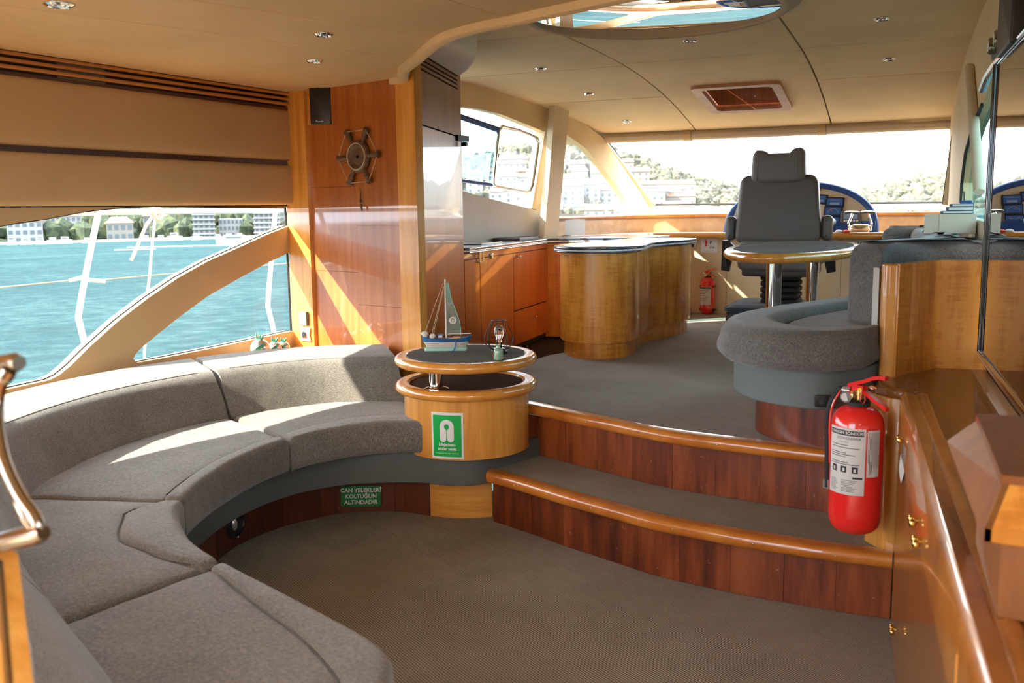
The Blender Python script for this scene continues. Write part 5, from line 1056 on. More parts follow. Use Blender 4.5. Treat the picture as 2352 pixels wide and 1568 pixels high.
padded(seg(cs1, 0, len(cs1)-1.01, 44), seg(ci, 0, len(ci)-1.01, 44), .765, .885, .05, .006, 'front_bolster', 'sofa_b', o, bulge=.010)
ff = seg(ci, 0, len(ci)-1.01, 44); B().tube([Vector((p.x, p.y, .858)) for p in ff], .004, 6).mk('seam', 'seam', o)
B().slab(rcorner([(-.64, 4.24), (-.60, 4.5), (-.62, 5.6), (-.25, 5.7), (-.12, 4.27)], .05), .765, .885, .04, n=5).mk('seat_cushion', 'sofa_b', dn)
vo = insetp([(p.x, p.y) for p in cs1]+[(-.6, 5.6), (-.3, 5.7), (-.16, 4.25), (-.25, 3.1)], -.0)
vcur = cr([Vector(p+(0,)) for p in [(-.365, 3.10), (-.50, 2.965), (-.65, 2.985), (-.76, 3.07), (-.83, 3.20), (-.855, 3.34), (-.83, 3.53), (-.76, 3.76), (-.67, 4.0), (-.60, 4.3)]], 6)
B().slab([(p.x, p.y) for p in vcur]+[(-.58, 5.6), (-.3, 5.6), (-.3, 4.25), (-.34, 3.3)], .64, .768, .004, n=1).mk('valance', 'valance2', dn)
kc = cr([Vector(p+(0,)) for p in [(-.40, 3.21), (-.55, 3.235), (-.68, 3.29), (-.78, 3.38), (-.82, 3.5), (-.80, 3.7), (-.72, 4.0), (-.6, 4.4)]], 6)
B().slab([(p.x, p.y) for p in kc]+[(-.55, 5.5), (-.35, 5.5), (-.3, 4.25), (-.33, 3.3)], DK, .645, .003, n=1).mk('plinth', 'plank', dn)
kq = Vp(1892, 920, (-.50, 2.955), (-.42, 2.99)); q = frame(kq+Vector((0, -.003, 0)), (.95, .3, 0), (0, 0, 1)); lk = thing('seat_lock', 'small black recessed catch on the bench base beside the large extinguisher', 'catch', tuple(q.translation))
B().slab(rrect(-.028, .028, -.019, .019, .008), 0, .006, .002).xf(q).mk('plate', 'black', lk); B().lathe([(.015, .005), (.015, .010), (.012, .012), (.001, .012)], n=20).xf(q).mk('knob', 'rubber', lk)
# back cushions
def bandc(a, b_, z0, z1, r, nm, par, m='sofa_b', crown=.0): 
    return B().slab(rcorner2([Vector(p+(0,)) for p in a], [Vector(p+(0,)) for p in b_], .045), z0, z1, r, n=5, crown=crown, rb=.02).mk(nm, m, par)
bc = [cr([Vector(p+(0,)) for p in P], 5) for P in ([(-.485, 3.33), (-.44, 3.52), (-.36, 3.68), (-.25, 3.76), (-.10, 3.78)], [(k0_.x-.004, k0_.y+.035), (k0_.x+.02, k0_.y+.12), (k2_.x-.05, k2_.y-.0), (k2_.x, k2_.y+.05), (k3_.x-.01, k3_.y+.05)])]
o = B().slab(rcorner2(bc[0], bc[1], .05), .872, Vp(2120, 551, (-.36, 3.6), (-.1, 3.68)).z, .05, n=6, rb=.02, crown=.006).mk('back_cushion', 'sofa_b', dn)
for (a, b_, z) in ((3.85, 4.7, 1.143), (4.74, 5.8, 1.14)):
    x = lambda y, o_: P0.x+(P1.x-P0.x)*(y-P0.y)/(P1.y-P0.y)-o_
    B().slab(rcorner([(x(a, .04), a), (x(b_, .04), b_), (x(b_, .24), b_), (x(a, .22), a)], .05), .86, z, .05, n=5, crown=.01).mk('back_cushion', 'sofa_b', dn)
ec = Vp(2062, 540, (-.62, 5.9), (-.2, 6.0))
B().slab(rcorner([(-.66, 5.75), (-.25, 5.85), (-.27, 6.05), (-.68, 5.95)], .05), .86, 1.135, .05, n=5, crown=.01).mk('back_cushion', 'sofa_b', dn)
B().slab(rcorner([(k0_.x-.03, k0_.y+.05), (k0_.x-.006, k0_.y+.005), (k0_.x-.002, k0_.y+.04), (k0_.x-.01, k0_.y+.08)], .004), .88, 1.07, .004).mk('backing_strip', 'greyliner', dn)
# ================================================================ STARBOARD COUNTER
sc = thing('side_counter', 'long glossy wooden side counter with moulded rail along the starboard wall', 'counter', tuple(SW(1.5, 0, .13)))
GD = Vector((-math.sin(math.radians(8.3)), math.cos(math.radians(8.3)), 0)); GN = Vector((-GD.y, GD.x, 0)); GB = Vector((.162, 0, 0))
def SG(l, z=0, inn=0): p = GB+GD*l+GN*inn; return Vector((p.x, p.y, z))
B().slab([tuple(SG(-1.0, 0, -.05).xy), tuple(SG(2.96, 0, -.05).xy), (-.345, 3.0), (-.36, 3.3), (-.2, 3.6), (-.07, 3.6), tuple(SW(3.4, 0, .005).xy), tuple(SW(-1, 0, .005).xy)], CZ-.03, CZ-.002, .004, n=1).mk('top', 'counter', sc, False)
B().slab(rcorner([(-.37, 3.26), (-.335, 3.02), (-.275, 2.925), (-.215, 2.95), (-.25, 3.26)], .03), CZ-.03, CZ+.003, .014).mk('corner_top', 'counter', sc)
# rail: moulded profile swept along the port edge
V = []; pr = [(.0, -.14), (.0, -.02), (.006, -.006), (.016, .002), (.03, .0), (.044, -.004), (.058, .003), (.072, .0), (.08, -.012), (.08, -.05)]
for l in lin(-1.0, 2.93, 20):
    for (u, z) in pr: V.append(SG(l, CZ+.0+z, .004-u))
k_ = len(pr); mesh('rail', V, [(i*k_+j, i*k_+(j+1) % k_, (i+1)*k_+(j+1) % k_, (i+1)*k_+j) for i in range(20) for j in range(k_)]+[tuple(range(k_)), tuple(range(20*k_, 21*k_))], 'railwood', sc, True)
pgl = wood('glossdoor', (.17, .045, .006), (.26, .08, .012), (.34, .125, .022), (26, 26, 2), rough=.3, coat=.6, coatr=.01)
B().ext([SG(-1, 0), SG(1.35, 0), SG(1.35, CZ-.05), SG(-1, CZ-.05)], -GN*.02).mk('side_panel', 'glossdoor', sc, False)
B().ext([SG(1.356, .0), SG(2.93, .0), SG(2.93, CZ-.05), SG(1.356, CZ-.05)], -GN*.02).mk('door', 'glossdoor', sc, False)
B().ext([SG(1.33, 0), SG(1.352, 0), SG(1.352, CZ-.05), SG(1.33, CZ-.05)], GN*.006).mk('door_edge', 'honey', sc, False)
for (x, y) in ((2080, 1008), (2062, 1446), (2113, 1196), (2122, 1244)):
    p = Vp(x, y, SG(0), SG(3)); 
    b_ = B().cyl(p+GN*.004, p+GN*.012, .006, 8)
    for j in range(4): b_.ball(p+GN*.016+GD*(-.022+.014*j), .0065 if j % 2 else .008, 8)
    b_.mk('latch', 'brass', sc)
# honey end post of the counter by the steps
ep = B().slab(rcorner([(-.37, 3.08), (-.362, 3.03), (-.30, 2.96), (-.258, 2.955), (-.25, 3.12), (-.365, 3.14)], .012), TR-.03, CZ-.03, .004); ep.mk('end_post', 'honey', sc)
B().ext([Vp(x, y, SG(0), SG(3))+GN*.003 for x, y in ((2076, 1016), (2085, 1032), (2081, 1082), (2073, 1110), (2067, 1080))], GN*.001).mk('paper_tag', 'paper', sc, False)
# raised box on the counter
bx_ = thing('counter_box', 'raised honey wood box with dark glossy lid on the side counter', 'box', tuple(SW(1.3, CZ, .1)))
bb0 = [Zp(2215, 948, .95), Zp(2300, 1086, .95), Zp(2352, 1092, .95), Zp(2352, 948, .95)]
pA, pB = Zp(2242, 948, .94), Zp(2300, 1090, .92)
xr = .26
B().ext([pA, pB, Vector((SB.x-.02-.144*pB.y, pB.y, .92)), Vector((SB.x-.02-.144*pA.y, pA.y, .94))], (0, 0, -.012)).mk('lid', 'gloss', bx_, False)
Yf = pB.y-.03; fbl, fbr = Yp(2262, 1213, Yf), Yp(2262, 1213, Yf); fbr = Vector((SB.x-.03-.13*Yf, Yf, fbl.z)); lo = Yp(2262, 1243, Yf).z; tl_, tr2 = pB+Vector((.002, 0, -.012)), Vector((SB.x-.02-.144*pB.y, pB.y, .908))
B().ext([tl_, tr2, fbr, fbl], (0, .012, 0)).mk('front', 'amber', bx_, False); B().ext([fbl, fbr, Vector((fbr.x, Yf, lo)), Vector((fbl.x, Yf, lo))], (0, .03, 0)).mk('lip', 'rim', bx_, False)
bl_ = pA+Vector((-.02, 0, -.02)); B().ext([pA+Vector((0, 0, -.013)), tl_, fbl, Vector((fbl.x, Yf, lo)), Vector((fbl.x-.04, pA.y, lo)), Vector((bl_.x-.02, pA.y, pA.z-.05))], (.008, 0, 0)).mk('side', 'ventpanel', bx_, False)
B().slab([(fbl.x+.02, Yf+.03), (fbr.x-.002, Yf+.03), (SB.x-.03-.13*pA.y, pA.y), (pA.x+.01, pA.y)], CZ, lo+.01, .002, n=1).mk('base', 'ventpanel', bx_, False)
B().ball(pB+Vector((-.008, .05, -.03)), .012, 12, (.5, 1, 1.4)).mk('knob', 'white', bx_)
# switch panel and starboard speaker
wpt = Vp(2308, 85, SW(0), SW(3)); 
q = frame(SW(2.55, 1.97, .004), -SD, (0, 0, 1)); spn = thing('switch_panel', 'black panel with three round knobs high on the starboard wall', 'switch panel', tuple(q.translation))
def on_sb(px, py): return Vp(px, py, SW(0), SW(3))
ctr = on_sb(2308, 88); q = frame(ctr+SN*.004, -SD, (0, 0, 1))
lh = (on_sb(2284, 88)-on_sb(2326, 88)).length/2; B().slab(rrect(-lh, lh, -.035, .035, .004), 0, .008, .003).xf(q).mk('plate', 'black', spn)
for i in (-1, 0, 1): B().lathe([(.028, 0), (.028, .016), (.024, .02), (.001, .02)], (i*lh*.62, 0, .008), 20).xf(q).mk('knob', 'bronze', spn); B().lathe([(.02, 0), (.001, .001)], (i*lh*.62, 0, .0285), 16).xf(q).mk('cap', 'white', spn)
sq = thing('starboard_speaker', 'black loudspeaker at the top right above the mirror', 'speaker', tuple(on_sb(2352, 60))); e_ = on_sb(2334, 60); q = frame(e_+SN*.0, -SD, (0, 0, 1)); B().slab(rrect(0, .3, -.09, .12, .006), 0, .05, .006).xf(q).mk('cabinet', 'black', sq)
arc_ = [on_sb(x, y)+SN*.01 for x, y in ((2263, 206), (2275, 175), (2295, 145), (2322, 118), (2352, 98))]; o = B().tube(arc_, .014, 8).mk('trim_2', 'steel', None); struct(o, 'grey curved trim above the mirror')
pw_ = on_sb(2310, 8); o = B().slab(ell(pw_.x-.02, pw_.y, .07, .16, 28), 1.99, 2.1, .03).mk('trim_3', 'greyliner', None); struct(o, 'white rounded moulding where the low ceiling meets the starboard wall')
print('part5')

# ================================================================ FIRE EXTINGUISHERS
def extinguisher(base, R, Hc, rot, label, big, sc=1):
    t = thing('fire_extinguisher', label, 'fire extinguisher', tuple(base)); b0 = Vector(base); Rz = Matrix.Translation(b0) @ Matrix.Rotation(rot, 4, 'Z') @ Matrix.Scale(sc, 4)
    s_ = R/.083
    prof = [(.001, .0), (R*.62, .0), (R*.80, .008), (R*.93, .022), (R*.985, .04), (R, .055)]
    if big: prof += [(R*1.005, .058), (R, .062)]
    prof += [(R, Hc-.075*s_), (R*.985, Hc-.055*s_), (R*.92, Hc-.034*s_), (R*.78, Hc-.016*s_), (R*.58, Hc-.005*s_), (R*.40, Hc)]+[(.001, Hc)]
    B().lathe(prof, n=48).xf(Rz).mk('cylinder', 'red', t)
    B().lathe([(R*.42, -.006), (R*.42, .012*s_), (R*.33, .018*s_), (.001, .018*s_)], (0, 0, Hc), 28).xf(Rz).mk('collar', 'rubber', t)
    z = Hc+.016*s_; k_ = s_
    B().lathe([(.016*k_, 0), (.016*k_, .016*k_), (.02*k_, .018*k_), (.02*k_, .034*k_), (.001, .034*k_)], (0, 0, z), 20).cyl((-.03*k_, 0, z+.022*k_), (.012*k_, 0, z+.022*k_), .010*k_, 12).xf(Rz).mk('valve', 'brass', t)
    g = B().cyl((-.022*k_, -.030*k_, z+.014*k_), (-.019*k_, -.046*k_, z+.013*k_), .018*k_, 20); g.xf(Rz).mk('gauge', 'silver', t)
    B().cyl((-.0195*k_, -.0465*k_, z+.013*k_), (-.019*k_, -.0475*k_, z+.013*k_), .013*k_, 16).xf(Rz).mk('gauge_face', 'paper', t)
    B().cyl((-.055*k_, 0, z+.026*k_), (-.028*k_, 0, z+.026*k_), .014*k_, 14).xf(Rz).mk('hose_nut', 'silver', t)
    def lever(pts, w, nm):
        V = []; Fc = []
        for (x, zz) in pts:
            for (yy, dz) in ((-w, 0), (w, 0), (w, .012*k_), (-w, .012*k_)): V.append((x*k_, yy*k_, z+(zz*k_)+dz))
        n_ = len(pts); Fc = [(4*i+j, 4*i+(j+1) % 4, 4*(i+1)+(j+1) % 4, 4*(i+1)+j) for i in range(n_-1) for j in range(4)]+[(0, 1, 2, 3), (4*n_-4, 4*n_-3, 4*n_-2, 4*n_-1)]
        b_ = B().add(V, Fc); b_.xf(Rz).mk(nm, 'red', t, True)
    lever([(-.036, .038), (-.015, .046), (.02, .058), (.05, .072), (.075, .078), (.092, .076)], .011, 'carry_lever')
    lever([(-.01, .030), (.01, .028), (.04, .012), (.075, -.008), (.098, -.022)], .011, 'squeeze_lever')
    B().box(-.02*k_, .02*k_, -.013*k_, .013*k_, z+.026*k_, z+.05*k_).xf(Rz).mk('lever_bracket', 'red', t); B().cyl((.012*k_, -.018*k_, z+.036*k_), (.012*k_, -.013*k_, z+.036*k_), .008*k_, 12).xf(Rz).mk('seal', 'yellow', t)
    B().tube(cr([(.018*k_, -.016*k_, z+.030*k_), (.016*k_, -.02*k_, z+.008*k_), (.025*k_, -.022*k_, z-.005*k_), (.033*k_, -.02*k_, z+.006*k_), (.030*k_, -.016*k_, z+.024*k_)], 4), .0016*k_, 6).xf(Rz).mk('pull_loop', 'reddark', t)
    B().tube([(.03*k_, 0, z+.045*k_), (.045*k_, 0, z+.048*k_), (.062*k_, 0, z+.046*k_)], [.004*k_, .009*k_, .004*k_], 8).xf(Rz).mk('pin', 'chrome', t)
    # hose down the port side
    hx = -R*1.02
    if big:
        hose = cr([(-.055*k_, 0, z+.026*k_), (-.075*k_, 0, z+.022*k_), (hx-.012, -.01, z-.03), (hx-.018, -.012, z-.09), (hx-.014, -.012, Hc*.6), (hx-.010, -.012, Hc*.30)], 6)
        B().tube(hose, .0095, 12).xf(Rz).mk('hose', 'rubber', t); h2 = [Vector(p)+Vector((.012, -.006, 0)) for p in hose[4:-4]]; B().tube(h2, .0035, 8).xf(Rz).mk('hose_stripe', 'red', t)
        B().box(hx-.022, hx+.01, -.02, .0, Hc*.29, Hc*.29+.03).xf(Rz).mk('hose_clip', 'silver', t)
    # labels wrapped on the cylinder
    def wrap(nm, a0, a1, z0, z1, m, lift, n_=14):
        V = []; 
        for i in range(n_+1):
            a = math.radians(a0+(a1-a0)*i/n_)
            for zz in (z0, z1): V.append(Rz @ Vector(((R+lift)*math.cos(a), (R+lift)*math.sin(a), zz)))
        return mesh(nm, V, [(2*i, 2*i+2, 2*i+3, 2*i+1) for i in range(n_)], m, t)
    def cyltext(body, a, zz, size, m, al='LEFT', vert=False, lift=.0015, bold=0):
        def wp(v):
            x, y = (v.x, v.y) if not vert else (-v.y, v.x)
            an = math.radians(a)+x/R; return Rz @ Vector(((R+lift)*math.cos(an), (R+lift)*math.sin(an), zz+y))
        text('lettering', body, size, m, t, I4, align=al, warp=wp, bold=bold)
    if big:
        def wrap2(nm, a0, a1, *k_, **kk): return wrap(nm, a0+32, a1+32, *k_, **kk)
        wrap2('label', 200, 287, .135, .345, 'paper', .0005); wrap2('label', 289, 322, .19, .345, 'inkred', .0005); wrap2('label', 290.5, 320.5, .194, .341, 'paper', .0009)
        wrap2('label_band', 203, 283, .322, .338, 'ink', .0009); cyltext('YANGIN SÖNDÜRÜCÜ', 240, .330, .0125, 'paper', bold=.0004); cyltext('EXTINGUISHER', 256, .313, .011, 'ink')
        cyltext('6 Kg  KKT', 262, .301, .007, 'ink')
        random.seed(8)
        for i, zz in enumerate([.290, .282, .266, .260, .254, .236, .230]): wrap2('text_line', 208, 208+random.uniform(35, 68), zz, zz+.0022, 'valance', .0009, 8)
        for a in (212, 236, 260): wrap2('pictogram', a, a+13, .205, .225, 'ink', .0009, 4); wrap2('pictogram', a+4, a+9, .209, .219, 'paper', .0013, 3)
        wrap2('label_band', 262, 283, .187, .193, 'ink', .0009, 5)
        for i in range(8): wrap2('text_line', 208, 222+random.uniform(0, 8), .180-.005*i, .1815-.005*i, 'valance', .0009, 5); wrap2('text_line', 238, 262+random.uniform(0, 16), .180-.005*i, .1815-.005*i, 'valance', .0009, 6)
        for a in (293, 296, 299, 302, 305, 308, 311, 314, 317): wrap2('text_line', a, a+.9, .22+random.uniform(-.02, .02), .334, 'valance', .0013, 1)
        cyltext('YANGIN', 332, .205, .010, 'ink', vert=True, lift=.0018)
    else:
        wrap('label', 215, 312, .075, .215, 'paper', .0005); wrap('label_band', 218, 308, .198, .212, 'ink', .0009); cyltext('YANGIN SÖNDÜRME', 222, .2045, .008, 'paper')
        for i in range(7): wrap('text_line', 222, 262+random.uniform(0, 38), .185-.013*i, .1875-.013*i, 'valance', .0009, 6)
        for zz in (.035, .215):
            B().tube([(R*1.03*math.cos(math.radians(a)), R*1.03*math.sin(math.radians(a)), zz) for a in (150, 170, 190, 210)], .006, 6, flat=1.6).tube([(R*1.03*math.cos(math.radians(a)), R*1.03*math.sin(math.radians(a)), zz) for a in (-30, -10, 10, 30)], .006, 6, flat=1.6).xf(Rz).mk('bracket_strap', 'black', t)
    return t
e1 = Yp(1961, 1228, 2.81); e1 = Vector((e1.x-.009, e1.y+.066, e1.z-.006)); sc1 = (Yp(1965, 930, 2.87).z-e1.z)/.405
e1t = extinguisher(e1, .081, .405, math.radians(-24), 'large red fire extinguisher hung on the honey wood post above the carpeted step', True, sc1)
B().box(e1.x-.02, e1.x+.05, e1.y+.05, 3.02, e1.z+.25, e1.z+.28).mk('hanging_bracket', 'steel', e1t)
e2_ = Zp(1637, 716, DK)
e2x = extinguisher((e2_.x, 7.09, DK), .056, .285, math.radians(0), 'small red fire extinguisher against the helm bulkhead under the notice', False)
cw = thing('corner_wedge', 'small honey wood wedge on the deck between the island and helm bulkhead', 'wedge', tuple(Zp(1575, 722, DK)))
w_ = Zp(1588, 714, DK); w0_ = Zp(1566, 735, DK); B().ext([w_, w0_, w0_+Vector((-.12, .3, 0)), w_+Vector((-.05, .12, 0))], (0, 0, .03)).mk('block', 'honey', cw, False)

# ================================================================ FOREGROUND HANDRAIL (left edge)
def D(x, y, d): return O+ray(x, y)*d
hrl = thing('door_handrail', 'bronze-toned metal handrail with two bars at the left foreground', 'handrail', tuple(D(20, 1240, 1.0)))
B().tube([D(-160, 868, 1.05), D(0, 838, 1.02), D(34, 832, 1.0), D(44, 833, .995)], [.0105, .0105, .0108, .008], 14).mk('upper_bar', 'bronze', hrl)
B().tube([D(-160, 1290, 1.05), D(0, 1246, 1.0), D(88, 1226, .97), D(100, 1222, .965)], [.0105, .0105, .011, .008], 14).mk('lower_bar', 'bronze', hrl)
B().tube(cr([D(20, 850, 1.0), D(2, 880, 1.0), D(-8, 930, 1.0), D(-4, 1000, .99), D(12, 1070, .98), D(45, 1140, .975), D(80, 1190, .97), D(92, 1222, .97)], 6), [.009]*5+[.0075]*33+[.008]*5, 12).mk('bracket', 'bronze', hrl)
B().tube(cr([D(92, 1222, .97), D(70, 1205, .97), D(55, 1180, .97), D(42, 1150, .975)], 4), .006, 10).mk('brace', 'bronze', hrl)
bdw = thing('door_edge_board', 'narrow honey wood board edge at the lower left foreground', 'board', tuple(D(20, 1560, 1.0)))
B().ext([D(-60, 1250, 1.02), D(2, 1285, 1.02), D(34, 1600, .9), D(-60, 1600, .9)], (0, .02, 0)).mk('board', 'honey', bdw, False); B().tube([D(-2, 1290, 1.0), D(22, 1600, .89)], .004, 8).mk('trim', 'bronze', bdw)
print('part6')

# ================================================================ OUTSIDE
pn_ = ray(0, 540).cross(ray(2100, 489)).normalized(); pn_ = pn_ if pn_.z > 0 else -pn_
SC = Vector((0, 0, -2.4))
def sea(px, dist, h=0):
    d = ray(px, 500).xy.normalized(); x, y = d.x*dist, d.y*dist; z = SC.z-(pn_.x*x+pn_.y*y)/pn_.z; return Vector((x, y, z))+pn_*h
def seaz(x, y): return SC.z-(pn_.x*x+pn_.y*y)/pn_.z
V = [(x, y, seaz(x, y)) for x, y in ((-2500, -1500), (2500, -1500), (2500, 2500), (-2500, 2500))]
o = mesh('water', V, [(0, 1, 2, 3)], 'water'); o['kind'] = 'structure'; o['label'] = 'turquoise rippled sea outside the port windows'
def upright(px, dist): 
    p = sea(px, dist); rd = Vector((ray(px, 500).x, ray(px, 500).y, 0)).normalized(); xd = Vector((-rd.y, rd.x, 0))*-1
    return frame(p, xd, (0, 0, 1))     # local x = image right, y = up, z = towards the camera
def px2m(dist, px): # metres per pixel there
    d = ray(px, 500); return dist/d.xy.length/F
# quay
B().add([], []); 
bq = B(); ql = [sea(x, 405) for x in lin(-60, 900, 24)]; bq.tube(ql, 1.2, 6); o = bq.mk('quay', 'quay'); o['kind'] = 'structure'; o['label'] = 'dark stone quay edge of the far shore'
def block(px0, px1, ytop, floors, dist, label, roof=None, wall='bwall', bays=6, group='apartment blocks on the far shore', balc=False):
    q = upright((px0+px1)/2, dist); k_ = px2m(dist, (px0+px1)/2); w = (px1-px0)*k_; base_y = None
    # height from the image row of the roof line
    d = ray((px0+px1)/2, ytop); t = q.translation.xy.length/d.xy.length; h = (O+d*t).z-q.translation.z
    t_ = thing('apartment_building', label, 'building', tuple(q.translation), group)
    b_ = B().box(-w/2, w/2, -1, h, -12, 0); b_.xf(q).mk('wall', wall, t_, False)
    fh = h/floors; wb_ = B()
    for f in range(floors):
        for i in range(bays):
            x = -w/2+(i+.5)*w/bays; wb_ = B().box(x-w/bays*.3, x+w/bays*.3, f*fh+fh*.25, f*fh+fh*.78, -.1, .12); wb_.xf(q).mk('window', 'bwin', t_, False)
        if balc: B().box(-w/2-.4, w/2+.4, f*fh+fh*.86, f*fh+fh*1.08, -.2, 1.2).xf(q).mk('balcony', wall, t_, False)
    if roof: B().ext([(-w/2-.6, h, .6), (w/2+.6, h, .6), (w/2-2, h+2.4, -5), (-w/2+2, h+2.4, -5)], (0, .1, -7)).xf(q).mk('roof', roof, t_, False)
block(18, 92, 508, 3, 430, 'white three-storey block at the far left of the opposite shore', 'broof', bays=5)
block(96, 182, 496, 4, 440, 'long white block with red roof on the left of the opposite shore', 'broof', bays=8)
block(245, 302, 512, 2, 425, 'small white house with a pinkish roof between trees on the far shore', 'broof', bays=4, wall='bwall2')
block(330, 388, 496, 3, 450, 'cream house partly behind trees above the moored boats', 'broof', bays=4, wall='bwall2')
block(444, 491, 470, 7, 430, 'white tower block with balconies in the middle of the far shore', None, bays=4, balc=True)
block(503, 556, 502, 3, 440, 'low white building between two tower blocks', None, bays=6)
block(584, 640, 478, 6, 425, 'white tower block nearest the right end of the port window', None, bays=5, balc=True)
block(642, 690, 474, 6, 450, 'grey block beside the right edge of the port window', None, bays=4, wall='bwall2')
# wooded slope behind the far shore
def terrain(name, ridge, d0, d1, shore_dy, label, m='hill', n=90, rows=14, amp=2.0, seed=1):
    random.seed(seed); px0, px1 = ridge[0][0], ridge[-1][0]; V = []
    for i in range(n+1):
        px = px0+(px1-px0)*i/n; yr = ridge[-1][1]
        for (a, ya), (c_, yc) in zip(ridge, ridge[1:]):
            if a <= px <= c_: s_ = (px-a)/(c_-a); yr = ya+(yc-ya)*s_; break
        base = sea(px, d0)
        for j in range(rows+1):
            s_ = j/rows; dist = d0+(d1-d0)*s_
            dR = ray(px, yr+random.uniform(-1, 1)*1.5); top = O+dR*(d1/dR.xy.length); b0 = sea(px, dist)
            prof_ = math.sin(s_*PI/2)**1.1
            z = base.z+(top.z-base.z)*prof_+random.uniform(-1, 1)*amp*(.2+s_*.6); V.append((b0.x, b0.y, z))
    Fc = [(i*(rows+1)+j, (i+1)*(rows+1)+j, (i+1)*(rows+1)+j+1, i*(rows+1)+j+1) for i in range(n) for j in range(rows)]
    o = mesh(name, V, Fc, m, None, True); o['kind'] = 'structure'; o['label'] = label; return V, rows
Vl, rl = terrain('hill', [(-300, 440), (100, 440), (400, 420), (800, 400), (1020, 380)], 440, 640, 0, 'wooded slope of the opposite shore seen through the port window', 'foliage')
ridge_f = [(1020, 395), (1080, 375), (1150, 362), (1250, 342), (1300, 334), (1350, 347), (1420, 362), (1460, 378), (1500, 398), (1560, 412), (1620, 428), (1680, 442), (1740, 455), (1800, 464), (1900, 478)]
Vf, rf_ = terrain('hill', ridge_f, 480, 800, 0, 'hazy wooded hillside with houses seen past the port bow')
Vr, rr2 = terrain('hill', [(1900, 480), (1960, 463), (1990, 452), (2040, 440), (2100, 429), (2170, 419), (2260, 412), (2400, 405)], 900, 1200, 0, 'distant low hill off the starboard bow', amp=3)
def trees(name, V, rows, cnt, r0_, r1_, label, m, jlo=0, seed=3):
    random.seed(seed); b_ = B()
    for _ in range(cnt):
        p = Vector(V[random.randrange(0, len(V)//(rows+1))*(rows+1)+random.randint(jlo, rows)]); r_ = random.uniform(r0_, r1_); k_ = len(b_.v)
        b_.ball(p+Vector((random.uniform(-6, 6), random.uniform(-6, 6), r_*.5)), r_, 7, (1, 1, random.uniform(.9, 1.7)))
        for i in range(k_, len(b_.v)): b_.v[i] += Vector((random.uniform(-1, 1), random.uniform(-1, 1), random.uniform(-1, 1)))*r_*.22
    o = b_.mk(name, m, None, False); o['kind'] = 'stuff'; o['label'] = label; o['category'] = 'trees'
trees('shore_trees', Vl, rl, 900, 2, 6, 'green trees along the opposite shore and slope', 'foliage')
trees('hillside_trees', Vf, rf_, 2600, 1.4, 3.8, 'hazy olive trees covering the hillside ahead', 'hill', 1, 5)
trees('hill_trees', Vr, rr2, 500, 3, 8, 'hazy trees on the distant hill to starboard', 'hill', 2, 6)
random.seed(21)
for i in range(46):
    px = random.uniform(1080, 1560); lim = None
    for (a, ya), (c_, yc) in zip(ridge_f, ridge_f[1:]):
        if a <= px <= c_: lim = ya+(yc-ya)*(px-a)/(c_-a)
    s_ = random.uniform(.02, .5)**1.2; dist = 478+320*s_-6; q = upright(px, dist); base = sea(px, 480).z; dR = ray(px, lim); top = (O+dR*(800/dR.xy.length)).z; gz_ = base+(top-base)*math.sin(s_*PI/2)**1.1
    q.translation.z = gz_-1; w, h_ = random.uniform(9, 20), random.uniform(7, 12); t = thing('hillside_house', 'pale house with a reddish roof on the hazy hillside off the port bow', 'house', tuple(q.translation), 'pale houses on the hazy hillside')
    B().box(-w/2, w/2, -3, h_, -9, 3).xf(q).mk('wall', random.choice(['bwall', 'bwall', 'bwall2']), t, False); B().ext([(-w/2-.5, h_, 3.5), (w/2+.5, h_, 3.5), (w/2-1, h_+2.5, -2), (-w/2+1, h_+2.5, -2)], (0, .1, -6)).xf(q).mk('roof', 'broof' if i % 3 else 'bwall', t, False)
    nb_ = int(w//3.5); wb_ = B()
    for f in range(int(h_//3)):
        for j in range(nb_): x = -w/2+(j+.5)*w/nb_; wb_.box(x-.6, x+.6, f*3+.9, f*3+2.3, 3, 3.1)
    wb_.xf(q).mk('windows', 'bwin', t, False)
q = upright(1604, 760); t = thing('tower_block', 'lone tower block rising above the trees of the hill ahead', 'building', tuple(q.translation)); 
zz = (O+ray(1604, 432)*(760/ray(1604, 432).xy.length)).z-q.translation.z; z2_ = (O+ray(1604, 392)*(760/ray(1604, 392).xy.length)).z-q.translation.z
B().box(-2.6, 2.6, zz-6, z2_, -5, 0).xf(q).mk('wall', 'bwall2', t, False); B().box(-5, -2.6, zz-6, z2_-8, -5, -1).xf(q).mk('wing', 'bwall2', t, False)
for i, x in enumerate((1942, 1961)):
    q = upright(x, 880); t_ = thing('mast', ('left', 'right')[i]+' of two thin distant masts off the bow', 'mast', tuple(q.translation)); zz = (O+ray(x, 390)*(880/ray(x, 390).xy.length)).z-q.translation.z; B().cyl((0, 0, 0), (0, zz, 0), .45, 6).xf(q).mk('pole', 'offglass', t_)
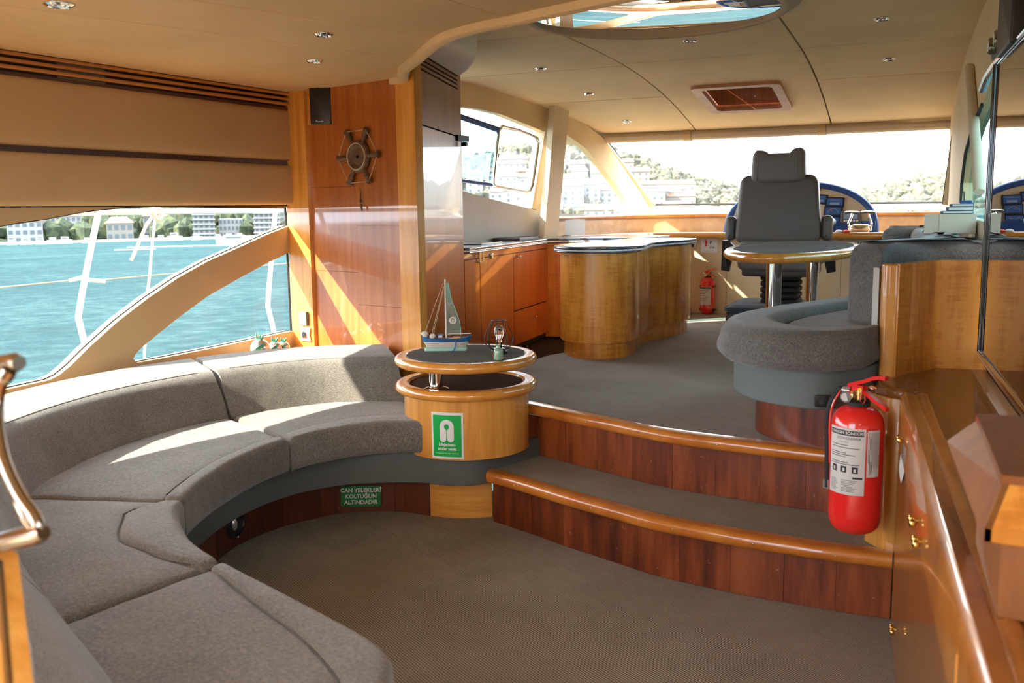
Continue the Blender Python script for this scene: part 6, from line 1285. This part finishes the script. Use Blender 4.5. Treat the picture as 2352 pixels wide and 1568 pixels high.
# moored boats
def boat(px, dist, L, label, wake=False, group='motor boats moored along the far quay', hk=.15):
    q = upright(px, dist); t = thing('motor_boat', label, 'boat', tuple(q.translation), group)
    B().slab([(-L/2, -L*.16), (L*.2, -L*.16), (L*.5, 0), (L*.2, L*.16), (-L/2, L*.16)], -.2, L*hk, .1, n=2).xf(q @ Matrix.Rotation(-PI/2, 4, 'X')).mk('hull', 'hullwhite', t, False)
    B().slab([(-L*.3, -L*.1), (L*.12, -L*.1), (L*.22, 0), (L*.12, L*.1), (-L*.3, L*.1)], L*hk, L*hk*1.75, .1, n=2).xf(q @ Matrix.Rotation(-PI/2, 4, 'X')).mk('cabin', 'hullwhite', t, False)
    B().box(-L*.26, L*.13, L*hk*1.25, L*hk*1.55, L*.09, L*.115).xf(q).mk('cabin_window', 'bwin', t, False)
    return t, q
for i, (px, L) in enumerate(((22, 9), (56, 11), (90, 10), (118, 11), (146, 12), (196, 9), (333, 10), (368, 10), (399, 14), (449, 11), (500, 9), (524, 10), (549, 10))):
    boat(px, 392-i % 3*3, L*.40, hk=.30, label=('first', 'second', 'third', 'fourth', 'fifth', 'sixth', 'seventh', 'eighth', 'ninth', 'tenth', 'eleventh', 'twelfth', 'last')[i]+' white motor boat from the left in the row moored along the far quay')
t, q = boat(540, 230, 9, 'white speedboat under way on the water leaving a foam wake', group='boats under way')
B().slab(ell(-12, 0, 12, .9, 20), 0, .12, .05).xf(q @ Matrix.Rotation(-PI/2, 4, 'X')).mk('wake', 'white', t)
for (px, dist, w, lab) in ((418, 235, 14, 'white foam streak on the water left of the speedboat'), (305, 210, 11, 'faint foam streak on the water beyond the first stanchion')):
    q = upright(px, dist); b_ = B().slab([(x*(1+.1*math.sin(i*2.1)), y*(1+.4*math.sin(i*1.7))) for i, (x, y) in enumerate(ell(0, 0, w*.35, .7, 24))], 0, .1, .04); o = b_.xf(q @ Matrix.Rotation(-PI/2, 4, 'X')).mk('foam_streak', 'white'); tag(o, lab, 'foam', 'foam streaks on the water')
# side deck guard rail
XR = -4.1
def R_(x, y): return Xp(x, y, XR)
a, b_ = R_(200, 488), R_(670, 483); dirr = (b_-a).normalized()
gr_ = thing('guard_rail', 'stainless steel guard rail with bent stanchions outside the port window', 'railing', tuple(R_(195, 800)))
B().cyl(a-dirr*2.5, b_+dirr*3.0, .0155, 12).mk('top_rail', 'railsteel', gr_)
def st_(pts): 
    P_ = [R_(*p) for p in pts]; P_.append(P_[-1]+Vector((0, 0, -.25))); B().tube(cr(P_, 4), .0155, 12).mk('stanchion', 'railsteel', gr_)
st_([(226, 490), (205, 590), (182, 715), (184, 745), (197, 805)]); st_([(632, 486), (624, 590), (616, 690), (618, 715), (630, 768)])
B().cyl(R_(0, 672)-dirr*1.5, R_(178, 642), .0035, 6).cyl(R_(215, 644), R_(440, 624), .0035, 6).cyl(R_(440, 624), R_(760, 596), .0035, 6).mk('lifeline', 'twine', gr_)
B().cyl(R_(160, 644), R_(190, 637), .010, 8).cyl(R_(205, 643), R_(240, 646), .011, 8).mk('turnbuckle', 'railsteel', gr_)
rp_ = thing('tied_rope', 'white rope knotted over the guard rail with one loose end', 'rope', tuple(R_(355, 485)))
c0_ = R_(358, 487); B().tube([c0_+Vector((.0, .024*math.cos(a), .026*math.sin(a))) for a in lin(0, 2*PI*.95, 14)], .010, 8, closed=True).tube([c0_+Vector((.006, .012+.024*math.cos(a), -.01+.03*math.sin(a))) for a in lin(0, 2*PI*.95, 14)], .010, 8, closed=True).mk('knot', 'rope', rp_)
B().tube(cr([R_(357, 500), R_(350, 560), R_(343, 640), R_(336, 700), R_(333, 790), R_(331, 860)], 4), .0075, 8).mk('hanging_line', 'rope', rp_)
B().tube(cr([R_(350, 498), R_(335, 520), R_(318, 560), R_(306, 588), R_(301, 597)], 4), [.009]*16+[.013], 8).mk('loose_end', 'rope', rp_)
fr_ = thing('bow_rail', 'bright steel bow rail outside the quarter window', 'railing', tuple(Xp(1350, 472, -3.7)))
B().cyl(Xp(1240, 471, -3.8), Xp(1460, 473, -3.8), .016, 8).mk('top_rail', 'railsteel', fr_)
for x in (1270, 1392, 1436): B().cyl(Xp(x, 472, -3.8), Xp(x+1, 500, -3.8), .014, 8).mk('stanchion', 'railsteel', fr_)
